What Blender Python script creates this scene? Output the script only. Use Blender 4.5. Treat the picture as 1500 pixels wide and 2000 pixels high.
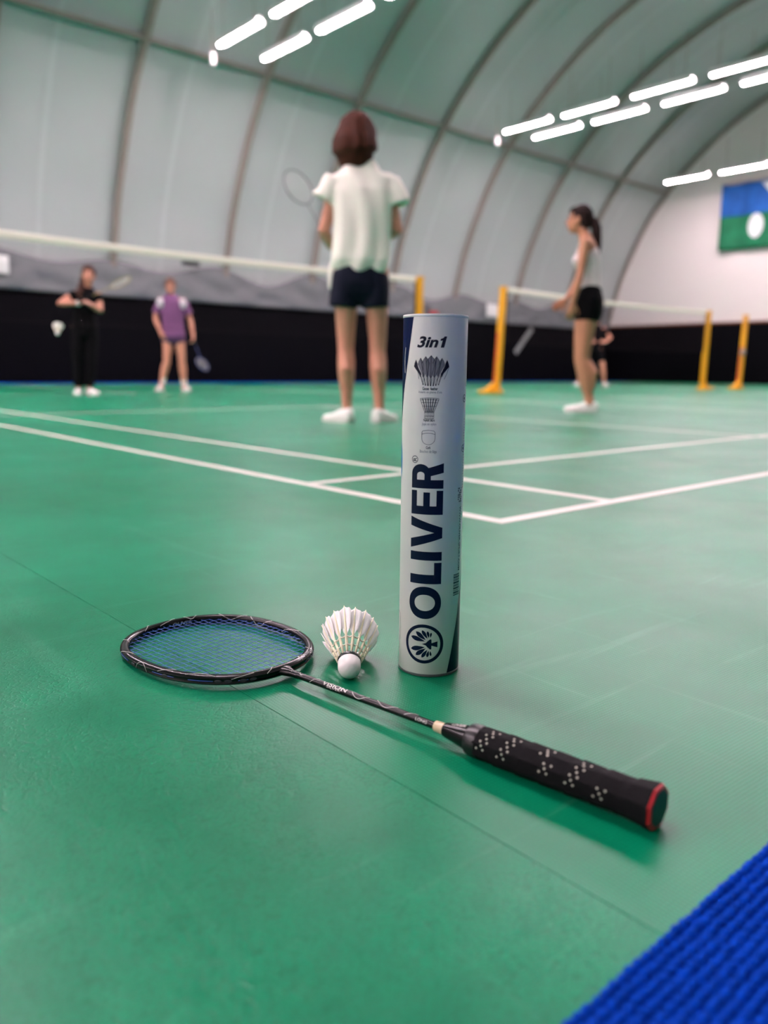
import bpy, bmesh, math, random
from mathutils import Vector, Matrix, Quaternion
random.seed(7)
PI = math.pi
for o in list(bpy.data.objects): bpy.data.objects.remove(o)
SC = bpy.context.scene
COL = SC.collection

# ------------------------------------------------------------------ camera, world, exposure
CAM = Vector((-1.39622, -1.16584, 0.34274))
PITCH, ROLL, YAW = math.radians(10.1969), math.radians(0.6339), math.radians(41.6088)
fw = Vector((math.sin(YAW)*math.cos(PITCH), math.cos(YAW)*math.cos(PITCH), -math.sin(PITCH)))
rt = Vector((math.cos(YAW), -math.sin(YAW), 0)); up = rt.cross(fw)
r2 = rt*math.cos(ROLL) + up*math.sin(ROLL); u2 = up*math.cos(ROLL) - rt*math.sin(ROLL)
cam = bpy.data.objects.new('camera', bpy.data.cameras.new('camera')); COL.objects.link(cam)
M = Matrix((r2, u2, -fw)).transposed().to_4x4(); M.translation = CAM
cam.matrix_world = M
cam.data.sensor_fit = 'VERTICAL'; cam.data.sensor_height = 36; cam.data.sensor_width = 27
cam.data.lens = 1550.16*36/2000
cam.data.clip_start = 0.01; cam.data.clip_end = 200
cam.data.dof.use_dof = True; cam.data.dof.focus_distance = 0.93; cam.data.dof.aperture_fstop = 3.2
SC.camera = cam
w = bpy.data.worlds.new('world'); SC.world = w; w.use_nodes = True
w.node_tree.nodes['Background'].inputs[0].default_value = (0.5, 0.6, 0.7, 1)
w.node_tree.nodes['Background'].inputs[1].default_value = 0.02
SC.view_settings.view_transform = 'Standard'; SC.view_settings.look = 'None'
SC.view_settings.exposure = 1.62; SC.view_settings.gamma = 1.0; SC.view_settings.use_curve_mapping = False
TUBE_POWER = 50.0
SC.cycles.adaptive_threshold = .04; SC.cycles.time_limit = 1200; SC.cycles.denoising_input_passes = 'RGB_ALBEDO_NORMAL'; SC.cycles.denoising_prefilter = 'ACCURATE'; SC.cycles.max_bounces = 7; SC.cycles.diffuse_bounces = 3; SC.cycles.glossy_bounces = 3; SC.cycles.caustics_reflective = False; SC.cycles.caustics_refractive = False

# ------------------------------------------------------------------ helpers
PENDING = []      # objects are linked to the scene together at the end of the script
def lin(c):
    f = lambda v: v/12.92 if v <= .04045 else ((v+.055)/1.055)**2.4
    return tuple(f(v/255) for v in c)
def mat(name, rgb, rough=.5, metal=0., spec=.5, bump=None, var=None, coat=0., trans=0., emit=None, sub=0., sheen=0.):
    """rgb in 0-255 sRGB; bump=(scale, strength, distance); var=(scale, amount)"""
    m = bpy.data.materials.new(name); m.use_nodes = True
    nt = m.node_tree; b = nt.nodes['Principled BSDF']
    c = lin(rgb)
    b.inputs['Base Color'].default_value = (*c, 1); b.inputs['Roughness'].default_value = rough
    b.inputs['Metallic'].default_value = metal; b.inputs['Specular IOR Level'].default_value = spec
    b.inputs['Coat Weight'].default_value = coat; b.inputs['Transmission Weight'].default_value = trans
    b.inputs['Subsurface Weight'].default_value = sub; b.inputs['Sheen Weight'].default_value = sheen
    tc = nt.nodes.new('ShaderNodeTexCoord')
    if var:
        n = nt.nodes.new('ShaderNodeTexNoise'); n.inputs['Scale'].default_value = var[0]; n.inputs['Detail'].default_value = 5
        nt.links.new(tc.outputs['Object'], n.inputs['Vector'])
        r = nt.nodes.new('ShaderNodeValToRGB')
        r.color_ramp.elements[0].position = .3; r.color_ramp.elements[1].position = .7
        r.color_ramp.elements[0].color = (*[max(0, v*(1-var[1])) for v in c], 1)
        r.color_ramp.elements[1].color = (*[min(1, v*(1+var[1])) for v in c], 1)
        nt.links.new(n.outputs['Fac'], r.inputs[0]); nt.links.new(r.outputs[0], b.inputs['Base Color'])
    if bump:
        n = nt.nodes.new('ShaderNodeTexNoise'); n.inputs['Scale'].default_value = bump[0]; n.inputs['Detail'].default_value = 4
        nt.links.new(tc.outputs['Object'], n.inputs['Vector'])
        bp = nt.nodes.new('ShaderNodeBump'); bp.inputs['Strength'].default_value = bump[1]; bp.inputs['Distance'].default_value = bump[2]
        nt.links.new(n.outputs['Fac'], bp.inputs['Height']); nt.links.new(bp.outputs[0], b.inputs['Normal'])
    if emit:
        b.inputs['Emission Color'].default_value = (*emit[0], 1); b.inputs['Emission Strength'].default_value = emit[1]
    return m
def link(name, me, m=None, parent=None, smooth=None, kind=None):
    o = bpy.data.objects.new(name, me); PENDING.append(o)
    if m is not None and not me.materials: me.materials.append(m)
    if parent is not None: o.parent = parent
    if kind: o['kind'] = kind
    if smooth: sm(me, smooth)
    return o
def sm(me, ang=40):
    me.polygons.foreach_set('use_smooth', [True]*len(me.polygons))
    if ang < 179: me.set_sharp_from_angle(angle=math.radians(ang))
def tome(bm, name='m'):
    bmesh.ops.recalc_face_normals(bm, faces=bm.faces)
    me = bpy.data.meshes.new(name); bm.to_mesh(me); bm.free(); return me
def obj(name, bm, m, parent=None, smooth=40, kind=None):
    return link(name, tome(bm, name), m, parent, smooth, kind)
def pyd(v, f, name='m'):
    me = bpy.data.meshes.new(name); me.from_pydata([tuple(a) for a in v], [], f); me.update(); return me
def tag(o, label, cat, group=None):
    o['label'] = label; o['category'] = cat
    if group: o['group'] = group
    return o
def thing(name, label, cat, loc=(0, 0, 0), rz=0., group=None):
    o = bpy.data.objects.new(name, None); PENDING.append(o)
    o.location = loc; o.rotation_euler = (0, 0, rz); o.empty_display_size = .05
    return tag(o, label, cat, group)
def structure(name, loc=(0, 0, 0)):
    o = bpy.data.objects.new(name, None); PENDING.append(o); o.location = loc; o['kind'] = 'structure'; o.empty_display_size = .1
    return o
def box(bm, lo, hi, bev=0., rot=None):
    lo, hi = Vector(lo), Vector(hi)
    g = bmesh.ops.create_cube(bm, size=1)
    vs = g['verts']
    for v in vs:
        v.co = Vector((lo[i]+(v.co[i]+.5)*(hi[i]-lo[i]) for i in range(3)))
    if bev:
        es = {e for v in vs for e in v.link_edges}
        bmesh.ops.bevel(bm, geom=list(es), offset=bev, segments=2, affect='EDGES', profile=.5)
    return vs
def sweep(bm, pts, rad, ref=(1, 0, 0), n=16, cap=True, round_ends=True, closed=False, sup=2.0):
    """tube through pts; rad: float or (a along ref side, b across); ref gives the side direction"""
    pts = [Vector(q) for q in pts]; N = len(pts)
    rad = [(r, r) if not isinstance(r, (tuple, list)) else r for r in (rad if isinstance(rad, (list,)) else [rad]*N)]
    rings = []
    ref = Vector(ref)
    def ring(c, t, a, b):
        s = ref - t*ref.dot(t)
        if s.length < 1e-4: s = Vector((0, 1, 0)) - t*t.y
        if s.length < 1e-4: s = Vector((0, 0, 1))
        s.normalize(); q = t.cross(s)
        out = []
        for k in range(n):
            an = 2*PI*k/n; ca, sa = math.cos(an), math.sin(an)
            if sup != 2.0:
                ca = math.copysign(abs(ca)**(2/sup), ca); sa = math.copysign(abs(sa)**(2/sup), sa)
            out.append(bm.verts.new(c + s*(a*ca) + q*(b*sa)))
        return out
    tans = []
    for i in range(N):
        if closed: t = pts[(i+1) % N]-pts[(i-1) % N]
        else: t = pts[min(i+1, N-1)]-pts[max(i-1, 0)]
        tans.append(t.normalized())
    if round_ends and cap and not closed:
        for f in (.98, .8, .45):
            a, b = rad[0]; m_ = min(a, b); rings.append(ring(pts[0]-tans[0]*m_*f, tans[0], a*math.sqrt(1-f*f), b*math.sqrt(1-f*f)))
    for i in range(N): rings.append(ring(pts[i], tans[i], *rad[i]))
    if round_ends and cap and not closed:
        for f in (.45, .8, .98):
            a, b = rad[-1]; m_ = min(a, b); rings.append(ring(pts[-1]+tans[-1]*m_*f, tans[-1], a*math.sqrt(1-f*f), b*math.sqrt(1-f*f)))
    L = len(rings)
    for i in range(L if closed else L-1):
        A, B = rings[i], rings[(i+1) % L]
        for k in range(n): bm.faces.new((A[k], A[(k+1) % n], B[(k+1) % n], B[k]))
    if cap and not closed:
        bm.faces.new(rings[0][::-1]); bm.faces.new(rings[-1])
    return rings
def ball(bm, c, r, rot=None, seg=16):
    g = bmesh.ops.create_uvsphere(bm, u_segments=seg, v_segments=max(6, seg*2//3), radius=1)
    r = (r, r, r) if not isinstance(r, (tuple, list)) else r
    for v in g['verts']:
        q = Vector((v.co.x*r[0], v.co.y*r[1], v.co.z*r[2]))
        if rot is not None: q = rot @ q
        v.co = Vector(c)+q
    return g['verts']
def lathe(bm, prof, axis_pts=None, n=32, cap0=True, cap1=True):
    """prof: list of (r, z)"""
    rings = [[bm.verts.new((r*math.cos(2*PI*k/n), r*math.sin(2*PI*k/n), z)) for k in range(n)] for r, z in prof]
    for A, B in zip(rings[:-1], rings[1:]):
        for k in range(n): bm.faces.new((A[k], A[(k+1) % n], B[(k+1) % n], B[k]))
    if cap0: bm.faces.new(rings[0][::-1])
    if cap1: bm.faces.new(rings[-1])
    return rings
def tmp_eval(o):
    COL.objects.link(o)
    dg = bpy.context.evaluated_depsgraph_get(); dg.update()
    return bpy.data.meshes.new_from_object(o.evaluated_get(dg))
def evaluated(me, mods):
    """mesh with modifiers applied; mods = [(type, {prop: value})]"""
    o = bpy.data.objects.new('tmp', me)
    for t, pr in mods:
        md = o.modifiers.new(t, t)
        for k, v in pr.items(): setattr(md, k, v)
    out = tmp_eval(o)
    bpy.data.objects.remove(o); bpy.data.meshes.remove(me)
    return out
def fuse(bm, voxel=.007, smooth=4, disp=None):
    me = tome(bm)
    mods = [('REMESH', dict(mode='VOXEL', voxel_size=voxel)), ('SMOOTH', dict(factor=.5, iterations=smooth))]
    out = evaluated(me, mods)
    if disp:
        nv = len(out.vertices); co = [0.]*(3*nv); no = [0.]*(3*nv)
        out.vertices.foreach_get('co', co); out.vertices.foreach_get('normal', no)
        for i in range(0, 3*nv, 3):
            d = disp(Vector(co[i:i+3]))
            co[i] += no[i]*d; co[i+1] += no[i+1]*d; co[i+2] += no[i+2]*d
        out.vertices.foreach_set('co', co); out.update()
    sm(out, 180)
    return out
def fill2d(loops, name='f'):
    """filled flat mesh from closed loops (holes by even-odd), built from a 2D curve"""
    cu = bpy.data.curves.new(name, 'CURVE'); cu.dimensions = '2D'; cu.fill_mode = 'BOTH'
    for lp in loops:
        sp = cu.splines.new('POLY'); sp.points.add(len(lp)-1)
        for i, (x, y) in enumerate(lp): sp.points[i].co = (x, y, 0, 1)
        sp.use_cyclic_u = True
    o = bpy.data.objects.new('tmp', cu)
    me = tmp_eval(o)
    bpy.data.objects.remove(o); bpy.data.curves.remove(cu)
    return me
def text2d(body, fit, shear=0., bold=0.):
    """flat text mesh scaled into the box fit=(x0, y0, x1, y1)"""
    cu = bpy.data.curves.new('t', 'FONT'); cu.body = body; cu.size = 1; cu.shear = shear; cu.offset = bold; cu.resolution_u = 4
    o = bpy.data.objects.new('tmp', cu)
    me = tmp_eval(o)
    bpy.data.objects.remove(o); bpy.data.curves.remove(cu)
    xs = [v.co.x for v in me.vertices]; ys = [v.co.y for v in me.vertices]
    a, b, c, d = min(xs), min(ys), max(xs), max(ys)
    x0, y0, x1, y1 = fit
    for v in me.vertices:
        v.co = ((v.co.x-a)/(c-a)*(x1-x0)+x0, (v.co.y-b)/(d-b)*(y1-y0)+y0, 0)
    return me
def ribbon(pts, wd):
    """closed loop outlining a polyline of width wd"""
    P = [Vector((x, y)) for x, y in pts]; L, R_ = [], []
    for i, q in enumerate(P):
        t = (P[min(i+1, len(P)-1)]-P[max(i-1, 0)]).normalized(); nn = Vector((-t.y, t.x))*wd/2
        L.append(tuple(q+nn)); R_.append(tuple(q-nn))
    return L+R_[::-1]

# ------------------------------------------------------------------ materials
def floor_material(name, weave):
    m = bpy.data.materials.new(name); m.use_nodes = True
    nt = m.node_tree; N = nt.nodes.new; Lk = nt.links.new; b = nt.nodes['Principled BSDF']
    geo = N('ShaderNodeNewGeometry')
    def noise(scale, det=4, mapscale=None, rot=0, dist=0.):
        n = N('ShaderNodeTexNoise'); n.inputs['Scale'].default_value = scale; n.inputs['Detail'].default_value = det; n.inputs['Distortion'].default_value = dist
        if mapscale:
            mp = N('ShaderNodeMapping'); mp.inputs['Scale'].default_value = mapscale; mp.inputs['Rotation'].default_value = (0, 0, rot)
            Lk(geo.outputs['Position'], mp.inputs['Vector']); Lk(mp.outputs[0], n.inputs['Vector'])
        else: Lk(geo.outputs['Position'], n.inputs['Vector'])
        return n.outputs['Fac']
    def ramp(v, p0, p1, c0, c1):
        r = N('ShaderNodeMapRange'); r.inputs[1].default_value = p0; r.inputs[2].default_value = p1; r.inputs[3].default_value = c0; r.inputs[4].default_value = c1
        Lk(v, r.inputs[0]); return r.outputs[0]
    def math_(op, a, c):
        x = N('ShaderNodeMath'); x.operation = op
        for i, q in enumerate((a, c)):
            if isinstance(q, (int, float)): x.inputs[i].default_value = q
            else: Lk(q, x.inputs[i])
        return x.outputs[0]
    # colour: two close greens, and pale scuffs
    mix = N('ShaderNodeMix'); mix.data_type = 'RGBA'
    mix.inputs[6].default_value = (*lin(FLOOR_A), 1); mix.inputs[7].default_value = (*lin(FLOOR_B), 1)
    Lk(ramp(noise(1.6, 6, dist=.6), .35, .65, 0, 1), mix.inputs[0])
    sc1 = ramp(noise(2.2, 8, (1, 14, 1), .35, .8), .60, .78, 0, 1)
    sc2 = ramp(noise(2.0, 8, (12, 1, 1), -.25, .8), .62, .80, 0, 1)
    sc = math_('MULTIPLY', math_('ADD', sc1, sc2), .15)
    mix2 = N('ShaderNodeMix'); mix2.data_type = 'RGBA'; mix2.inputs[7].default_value = (*lin((120, 190, 160)), 1)
    Lk(mix.outputs[2], mix2.inputs[6]); Lk(sc, mix2.inputs[0]); hue = N('ShaderNodeHueSaturation'); Lk(mix2.outputs[2], hue.inputs['Color']); Lk(hue.outputs[0], b.inputs['Base Color'])
    Lk(math_('ADD', ramp(noise(3.5, 6, dist=.5), .3, .7, FLOOR_R-.03, FLOOR_R+.04), math_('MULTIPLY', sc, .15)), b.inputs['Roughness'])
    b.inputs['Specular IOR Level'].default_value = .16
    # embossed grain
    if weave:
        mp = N('ShaderNodeMapping'); mp.inputs['Rotation'].default_value = (0, 0, .06)
        Lk(geo.outputs['Position'], mp.inputs['Vector'])
        hs = []
        for d_ in ('X', 'Y'):
            wv = N('ShaderNodeTexWave'); wv.bands_direction = d_; wv.inputs['Scale'].default_value = 84; wv.inputs['Distortion'].default_value = 1.6
            wv.inputs['Detail Scale'].default_value = 1.5
            Lk(mp.outputs[0], wv.inputs['Vector']); hs.append(wv.outputs['Fac'])
        h = math_('MULTIPLY', hs[0], hs[1])
    else:
        v = N('ShaderNodeTexVoronoi'); v.feature = 'DISTANCE_TO_EDGE'; v.inputs['Scale'].default_value = 240
        mp = N('ShaderNodeMapping'); mp.inputs['Rotation'].default_value = (0, 0, .9); mp.inputs['Scale'].default_value = (.55, 1.2, 1)
        Lk(geo.outputs['Position'], mp.inputs['Vector']); Lk(mp.outputs[0], v.inputs['Vector'])
        h = ramp(v.outputs['Distance'], 0, .12, 0, 1)
    h = math_('ADD', math_('MULTIPLY', h, ramp(noise(7, 3), .35, .65, .25, 1.)), math_('MULTIPLY', noise(900, 2), .35))
    Lk(ramp(h, *((.12, .60) if weave else (.3, 1.1)), .82, 1.20), hue.inputs['Value'])      # emboss shading put into the colour: ridges paler, valleys darker
    bp = N('ShaderNodeBump'); bp.inputs['Strength'].default_value = .5; bp.inputs['Distance'].default_value = .0004
    Lk(h, bp.inputs['Height']); Lk(bp.outputs[0], b.inputs['Normal'])
    return m
FLOOR_A, FLOOR_B, FLOOR_R = (0, 113, 75), (0, 128, 89), .31
M_floor_l = floor_material('green vinyl crackle', False)
M_floor_r = floor_material('green vinyl weave', True)
M_line = mat('court line', (212, 208, 197), .45, bump=(300, .2, .0003))
M_seam = mat('seam gap', (20, 96, 68), .8)  # even dark green under the sheets, shows as the seam line
M_blue = mat('blue carpet', (0, 58, 165), .9, spec=.08, var=(160, .25), bump=(900, .6, .0006))
M_membrane = mat('white hall membrane', (188, 193, 191), .55, bump=(1.6, .35, .03), var=(.5, .02))
M_weld = mat('membrane weld', (197, 202, 200), .5)
M_endwall = mat('end wall fabric', (234, 228, 222), .6, bump=(1.2, .3, .03))
M_rib = mat('hall arch steel', (150, 140, 130), .5, metal=0)
M_black = mat('black padding', (5, 5, 9), .85, spec=.08, bump=(20, .2, .003))
M_brown = mat('brown edging', (120, 72, 48), .7)
M_drape = mat('grey drape', (116, 119, 121), .7, bump=(5, .4, .02))
M_white = mat('white plastic', (235, 235, 232), .4)
M_red = mat('red plastic', (190, 22, 32), .4)
M_grey = mat('dark grey', (70, 72, 74), .6)
M_yellow = mat('yellow powder coat', (226, 160, 12), .4)
M_tape = mat('net tape', (234, 228, 212), .7)
M_net = mat('net cord', (44, 34, 38), .9, spec=.1)
M_lamp = mat('lamp tube', (255, 255, 255), .4, emit=((1.0, .775, .875), TUBE_POWER))
M_housing = mat('lamp housing', (225, 226, 224), .5)

# ------------------------------------------------------------------ the hall
YC = 6.7
HALF = [(9.28, 0.), (9.18, 1.0), (9.05, 1.7), (8.7, 2.95), (8.4, 3.85), (7.7, 5.25), (6.97, 6.25), (6.25, 7.0), (5.3, 7.75),
        (4.35, 8.33), (3.4, 8.75), (2.4, 9.1), (1.2, 9.35), (0, 9.42)]
def smooth_profile(ctrl, per=4):
    out = []
    P = [Vector(c) for c in ctrl]
    for i in range(len(P)-1):
        p0 = P[max(i-1, 0)]; p1 = P[i]; p2 = P[i+1]; p3 = P[i+2] if i+2 < len(P) else Vector((-P[i][0], P[i][1]))
        for k in range(per):
            t = k/per
            out.append(.5*((2*p1)+(p2-p0)*t+(2*p0-5*p1+4*p2-p3)*t*t+(3*p1-p0-3*p2+p3)*t**3))
    out.append(P[-1]); return out
HP = smooth_profile(HALF)
ARCH = [(YC+q[0], q[1]) for q in HP] + [(YC-q[0], q[1]) for q in HP[-2::-1]]
def arch_normals(A):
    out = []
    for i in range(len(A)):
        a, b = A[max(i-1, 0)], A[min(i+1, len(A)-1)]
        t = Vector((b[0]-a[0], b[1]-a[1])).normalized(); out.append(Vector((-t.y, t.x)))   # points to the inside
    s = out[0]
    if s.x > 0: out = [-q for q in out]
    return out
AN = arch_normals(ARCH)
RIBX = [-18.02, -15.38, -12.74, -10.1, -7.46, -4.82, -2.18, .46, 3.22, 5.75, 8.41, 10.85, 13.55, 16.05, 18.8, 21.5, 24.21]
XE, XB = RIBX[-1], RIBX[0]

floor = structure('floor')
def slab(name, lo, hi, m, parent, bev=0., kind=None):
    bm = bmesh.new(); box(bm, lo, hi, bev); return obj(name, bm, m, parent, 30, kind)
SEAM = -0.975
slab('subfloor', (-18.2, -2.8, -.06), (24.4, 16.2, -.004), M_seam, floor)
slab('vinyl_sheet', (SEAM+.0004, -.957, -.004), (24.3, 14.36, 0), M_floor_r, floor)
slab('vinyl_sheet', (-18.0, -.957, -.004), (SEAM-.0004, 14.36, 0), M_floor_l, floor)
def hline(y, x0, x1): slab('court_line', (x0, y-.02, 0), (x1, y+.02, .0006), M_line, floor)
def vline(x, y0, y1): slab('court_line', (x-.02, y0, 0), (x+.02, y1, .0005), M_line, floor)
for X0 in (0., 7.98, 15.72):
    W = 6.1
    for y in (0, .76, 4.72, 8.68, 12.64, 13.4): hline(y, X0-.02, X0+W+.02)
    for x in (0, .46, W-.46, W): vline(X0+x, -.02, 13.42)
    vline(X0+W/2, -.02, 4.72); vline(X0+W/2, 8.68, 13.42)

# membrane: one panel in each bay, with the weld strip that shows on it
ceiling = structure('ceiling')
def panel(x0, x1):
    nx = 9; v = []; f = []
    for i in range(nx):
        t = i/(nx-1); x = x0+(x1-x0)*t; bulge = -.10*math.sin(PI*t)**.8
        for j, (y, z) in enumerate(ARCH):
            k = min(1, z/3)
            n_ = AN[j]; wob = .012*math.sin(7*z+9*t+x0)*math.sin(PI*t)
            v.append((x, y+n_.x*(bulge*k+wob*k), z+n_.y*(bulge*k+wob*k)))
    m_ = len(ARCH)
    for i in range(nx-1):
        for j in range(m_-1): f.append((i*m_+j, i*m_+j+1, (i+1)*m_+j+1, (i+1)*m_+j))
    me = pyd(v, f, 'membrane_panel')
    return me
for x0, x1 in zip(RIBX[:-1], RIBX[1:]):
    o = link('membrane_panel', panel(x0, x1), M_membrane, ceiling, 180)
    xs = x0+(x1-x0)*.42; v = []; f = []
    idx = [j for j, (y, z) in enumerate(ARCH) if y > YC]
    for j in idx:
        y, z = ARCH[j]; n_ = AN[j]; k = min(1, z/3); b_ = -.10*math.sin(PI*.42)**.8*k+.012
        for dx in (-.05, .05): v.append((xs+dx, y+n_.x*b_, z+n_.y*b_))
    for j in range(len(idx)-1): f.append((2*j, 2*j+1, 2*j+3, 2*j+2))
    wm = pyd(v, f, 'weld_strip'); wm = evaluated(wm, [('SOLIDIFY', dict(thickness=.006))])
    link('weld_strip', wm, M_weld, o, 60)
for i, x in enumerate(RIBX):
    bm = bmesh.new()
    sweep(bm, [(x, y+n_.x*.09, z+n_.y*.09) for (y, z), n_ in zip(ARCH, AN)], (.075, .08), ref=(1, 0, 0), n=8, round_ends=False)
    obj('trim_%d' % (i+1), bm, M_rib, None, 50)['kind'] = 'structure'
tn = len(RIBX)
for (y, z, r_) in ((YC+6.86, 6.22, .05), (YC-6.86, 6.22, .05), (YC, 9.25, .05)):
    tn += 1; bm = bmesh.new()
    sweep(bm, [(XB, y, z), (XE, y, z)], r_, ref=(0, 1, 0), n=8, round_ends=False)
    obj('trim_%d' % tn, bm, M_rib, None, 50)['kind'] = 'structure'

def end_wall(name, x, d, m):
    w_ = structure(name)
    A = ARCH; bm = bmesh.new()
    a = [bm.verts.new((x, y, z)) for y, z in A]; b_ = [bm.verts.new((x+d, y, z)) for y, z in A]
    bm.faces.new(a); bm.faces.new(b_[::-1])
    for i in range(len(A)): bm.faces.new((a[i], a[(i+1) % len(A)], b_[(i+1) % len(A)], b_[i]))
    obj('fabric_sheet', bm, m, w_, 30)
    if d < 0: return w_  # unseen back wall left without a band, to bounce more light
    s = -1 if d > 0 else 1
    bm = bmesh.new(); box(bm, (min(x, x+s*.06), -2.3, 0), (max(x, x+s*.06), 15.55, 1.9), .01); obj('black_band', bm, M_black, w_)
    bm = bmesh.new(); box(bm, (min(x, x+s*.075), -2.3, 1.9), (max(x, x+s*.075), 15.55, 1.96), .005); obj('brown_edging', bm, M_brown, w_)
    return w_
end_wall('wall_right', XE, .05, M_endwall)
end_wall('wall_back', XB, -.05, M_endwall)
for name, y0, y1, xa in (('wall_left', 15.5, 15.56, XB+.05), ('wall_near', -2.16, -2.1, -1.2)):  # near band out of view, cut to darken the tube's right, fill its front
    bm = bmesh.new(); box(bm, (xa, y0, 0), (XE-.08, y1, 1.8), .01)
    obj(name, bm, M_black)['kind'] = 'structure'
# grey drape gathered above the black band
def drape(yb, sgn):
    v = []; f = []; xs = [XB+.1+i*.11 for i in range(int((XE-XB-.2)/.11))]; nz = 9
    for x in xs:
        sw = math.sin(2*PI*(x-4.39)/2.62-PI/2)
        top = 2.44+.13*sw+.07*math.sin(x*1.9)
        for k in range(nz):
            t = k/(nz-1); z = 1.78+(top-1.78)*t
            fold = .035*math.sin(9*(z-1.8)+3.0*sw)+.02*math.sin(5*x+6*t)
            v.append((x, yb+sgn*(fold*math.sin(PI*min(1, t+.1))-.03*t), z))
    for i in range(len(xs)-1):
        for k in range(nz-1): f.append((i*nz+k, i*nz+k+1, (i+1)*nz+k+1, (i+1)*nz+k))
    me = evaluated(pyd(v, f, 'drape'), [('SOLIDIFY', dict(thickness=.012))])
    return me
tag(link('wall_drape', drape(15.40, -1), M_drape, None, 180), 'grey gathered drape running above the black band of the side wall', 'drape')
# flat pale stripe on the black band, boxes and signs on the drape
bm = bmesh.new(); vs = box(bm, (-.56, -.006, -.085), (.56, .006, .085), .005)
sw = obj('wall_stripe', bm, mat('pale stripe', (150, 152, 150), .6), None); sw.location = (19.35, 15.485, 1.30); sw.rotation_euler = (0, math.radians(-45), 0)
tag(sw, 'pale grey slanted stripe on the black wall band right of the yellow post', 'stripe')
def sign(name, x0, x1, z0, z1, label, m, cat, foot=None):
    t = thing(name, label, cat, ((x0+x1)/2, 15.30, z0))
    bm = bmesh.new(); box(bm, (-(x1-x0)/2, -.015, 0), ((x1-x0)/2, .015, z1-z0), .004); obj('board', bm, m, t)
    bm = bmesh.new(); box(bm, (-.02, .015, .02), (.02, .07, z1-z0+.01), .003); obj('hanger', bm, M_grey, t)
    if foot: bm = bmesh.new(); box(bm, (-(x1-x0)/2-.002, -.018, -.002), ((x1-x0)/2+.002, -.012, foot), .001); obj('red_strip', bm, M_red, t)
sign('hall_sign', 3.36, 3.63, 2.05, 2.38, 'white sign on the grey drape at the left edge of the picture', M_white, 'sign')
sign('hall_sign', 17.3, 17.8, 1.95, 2.34, 'white sign on the grey drape left of the leaning yellow post', M_white, 'sign')
sign('hall_sign', 14.85, 15.2, 1.88, 2.22, 'pale sign with red lower edge just above the tube', M_drape, 'sign', .1)
t = thing('wall_box', 'small dark grey box on the drape above the purple player', 'box', (7.45, 15.3, 2.54))
bm = bmesh.new(); box(bm, (-.2, -.05, 0), (.2, .05, .09), .01); obj('casing', bm, M_grey, t)
bm = bmesh.new(); box(bm, (-.17, -.06, .02), (.17, -.048, .07), .004); obj('front_grille', bm, M_black, t)

# banner on the end wall
def banner():
    t = thing('banner', 'blue and green cloth banner with white oval emblem on the end wall', 'banner', (24.08, 10.02, 4.15))
    H_, Wd = 2.0, 3.1
    def X(y, z): return -.05-.035*math.sin(y*5.2)-.015*math.sin(y*11+z)
    def cloth(z0, z1, m, nm):
        v = []; f = []; ny, nz = 60, 8
        for i in range(ny+1):
            for k in range(nz+1):
                y = -Wd/2+Wd*i/ny; z = z0+(z1-z0)*k/nz
                zz = z-(.05*abs(math.sin(y*4)) if k == nz and z1 == H_ else 0)
                v.append((X(y, z), y, zz))
        for i in range(ny):
            for k in range(nz): a = i*(nz+1)+k; f.append((a, a+1, a+nz+2, a+nz+1))
        link(nm, evaluated(pyd(v, f), [('SOLIDIFY', dict(thickness=.006))]), m, t, 180)
    cloth(1.02, H_, mat('banner blue', (28, 96, 178), .8, var=(3, .2)), 'blue_cloth')
    cloth(0, 1.02, mat('banner green', (8, 110, 70), .8, var=(3, .2)), 'green_cloth')
    def patch(loop, nm, m):
        me = fill2d([loop]); bm = bmesh.new(); bm.from_mesh(me)
        for a in (0, 1):
            n_ = 24
            for k in range(1, n_):
                q = [0, 0, 0]; q[a] = (-Wd/2+Wd*k/n_) if a == 0 else H_*k/n_
                nn = [0, 0, 0]; nn[a] = 1
                bmesh.ops.bisect_plane(bm, geom=bm.verts[:]+bm.edges[:]+bm.faces[:], plane_co=q, plane_no=nn)
        for v in bm.verts: y, z = v.co.x, v.co.y; v.co = (X(y, z)-.012, y, z)
        obj(nm, bm, m, t, 180)
    wm = mat('banner white', (226, 232, 230), .8)
    patch([(.40+.24*math.cos(a*PI/16), .66+.36*math.sin(a*PI/16)) for a in range(32)], 'oval_emblem', wm)
    patch([(.33, 1.92), (-.75, 1.92), (-.75, 1.05), (-.15, 1.35)], 'white_wedge', wm)
    bm = bmesh.new(); sweep(bm, [(-.03, -Wd/2-.05, H_+.0), (-.03, Wd/2+.05, H_+.0)], .02, ref=(0, 0, 1), n=8); obj('hanging_rod', bm, M_rib, t)
banner()

# ------------------------------------------------------------------ fluorescent lights
LZ = 6.0
bmh = bmesh.new()
box(bmh, (-.05, -.67, .055), (.05, .67, .10), .008)
for s_ in (-1, 1):       # slanted reflector sides
    A = [(.05*s_, .055), (.082*s_, -.012), (.086*s_, -.010), (.056*s_, .06)]
    a = [bmh.verts.new((q[0], -.67, q[1])) for q in A]; c = [bmh.verts.new((q[0], .67, q[1])) for q in A]
    bmh.faces.new(a); bmh.faces.new(c[::-1])
    for k in range(4): bmh.faces.new((a[k], a[(k+1) % 4], c[(k+1) % 4], c[k]))
me_house = tome(bmh, 'housing'); sm(me_house, 30)
bmh = bmesh.new(); sweep(bmh, [(0, -.655, 0), (0, -.635, 0), (0, .635, 0), (0, .655, 0)], [(.02, .016), (.036, .030), (.036, .030), (.02, .016)], ref=(1, 0, 0), n=8, round_ends=False); me_tube = tome(bmh, 'tube'); sm(me_tube, 60)
bmh = bmesh.new()
sweep(bmh, [(0, 0, .1), (0, 0, .95)], .006, n=6, round_ends=False)
me_hang = tome(bmh, 'hanger')
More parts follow.
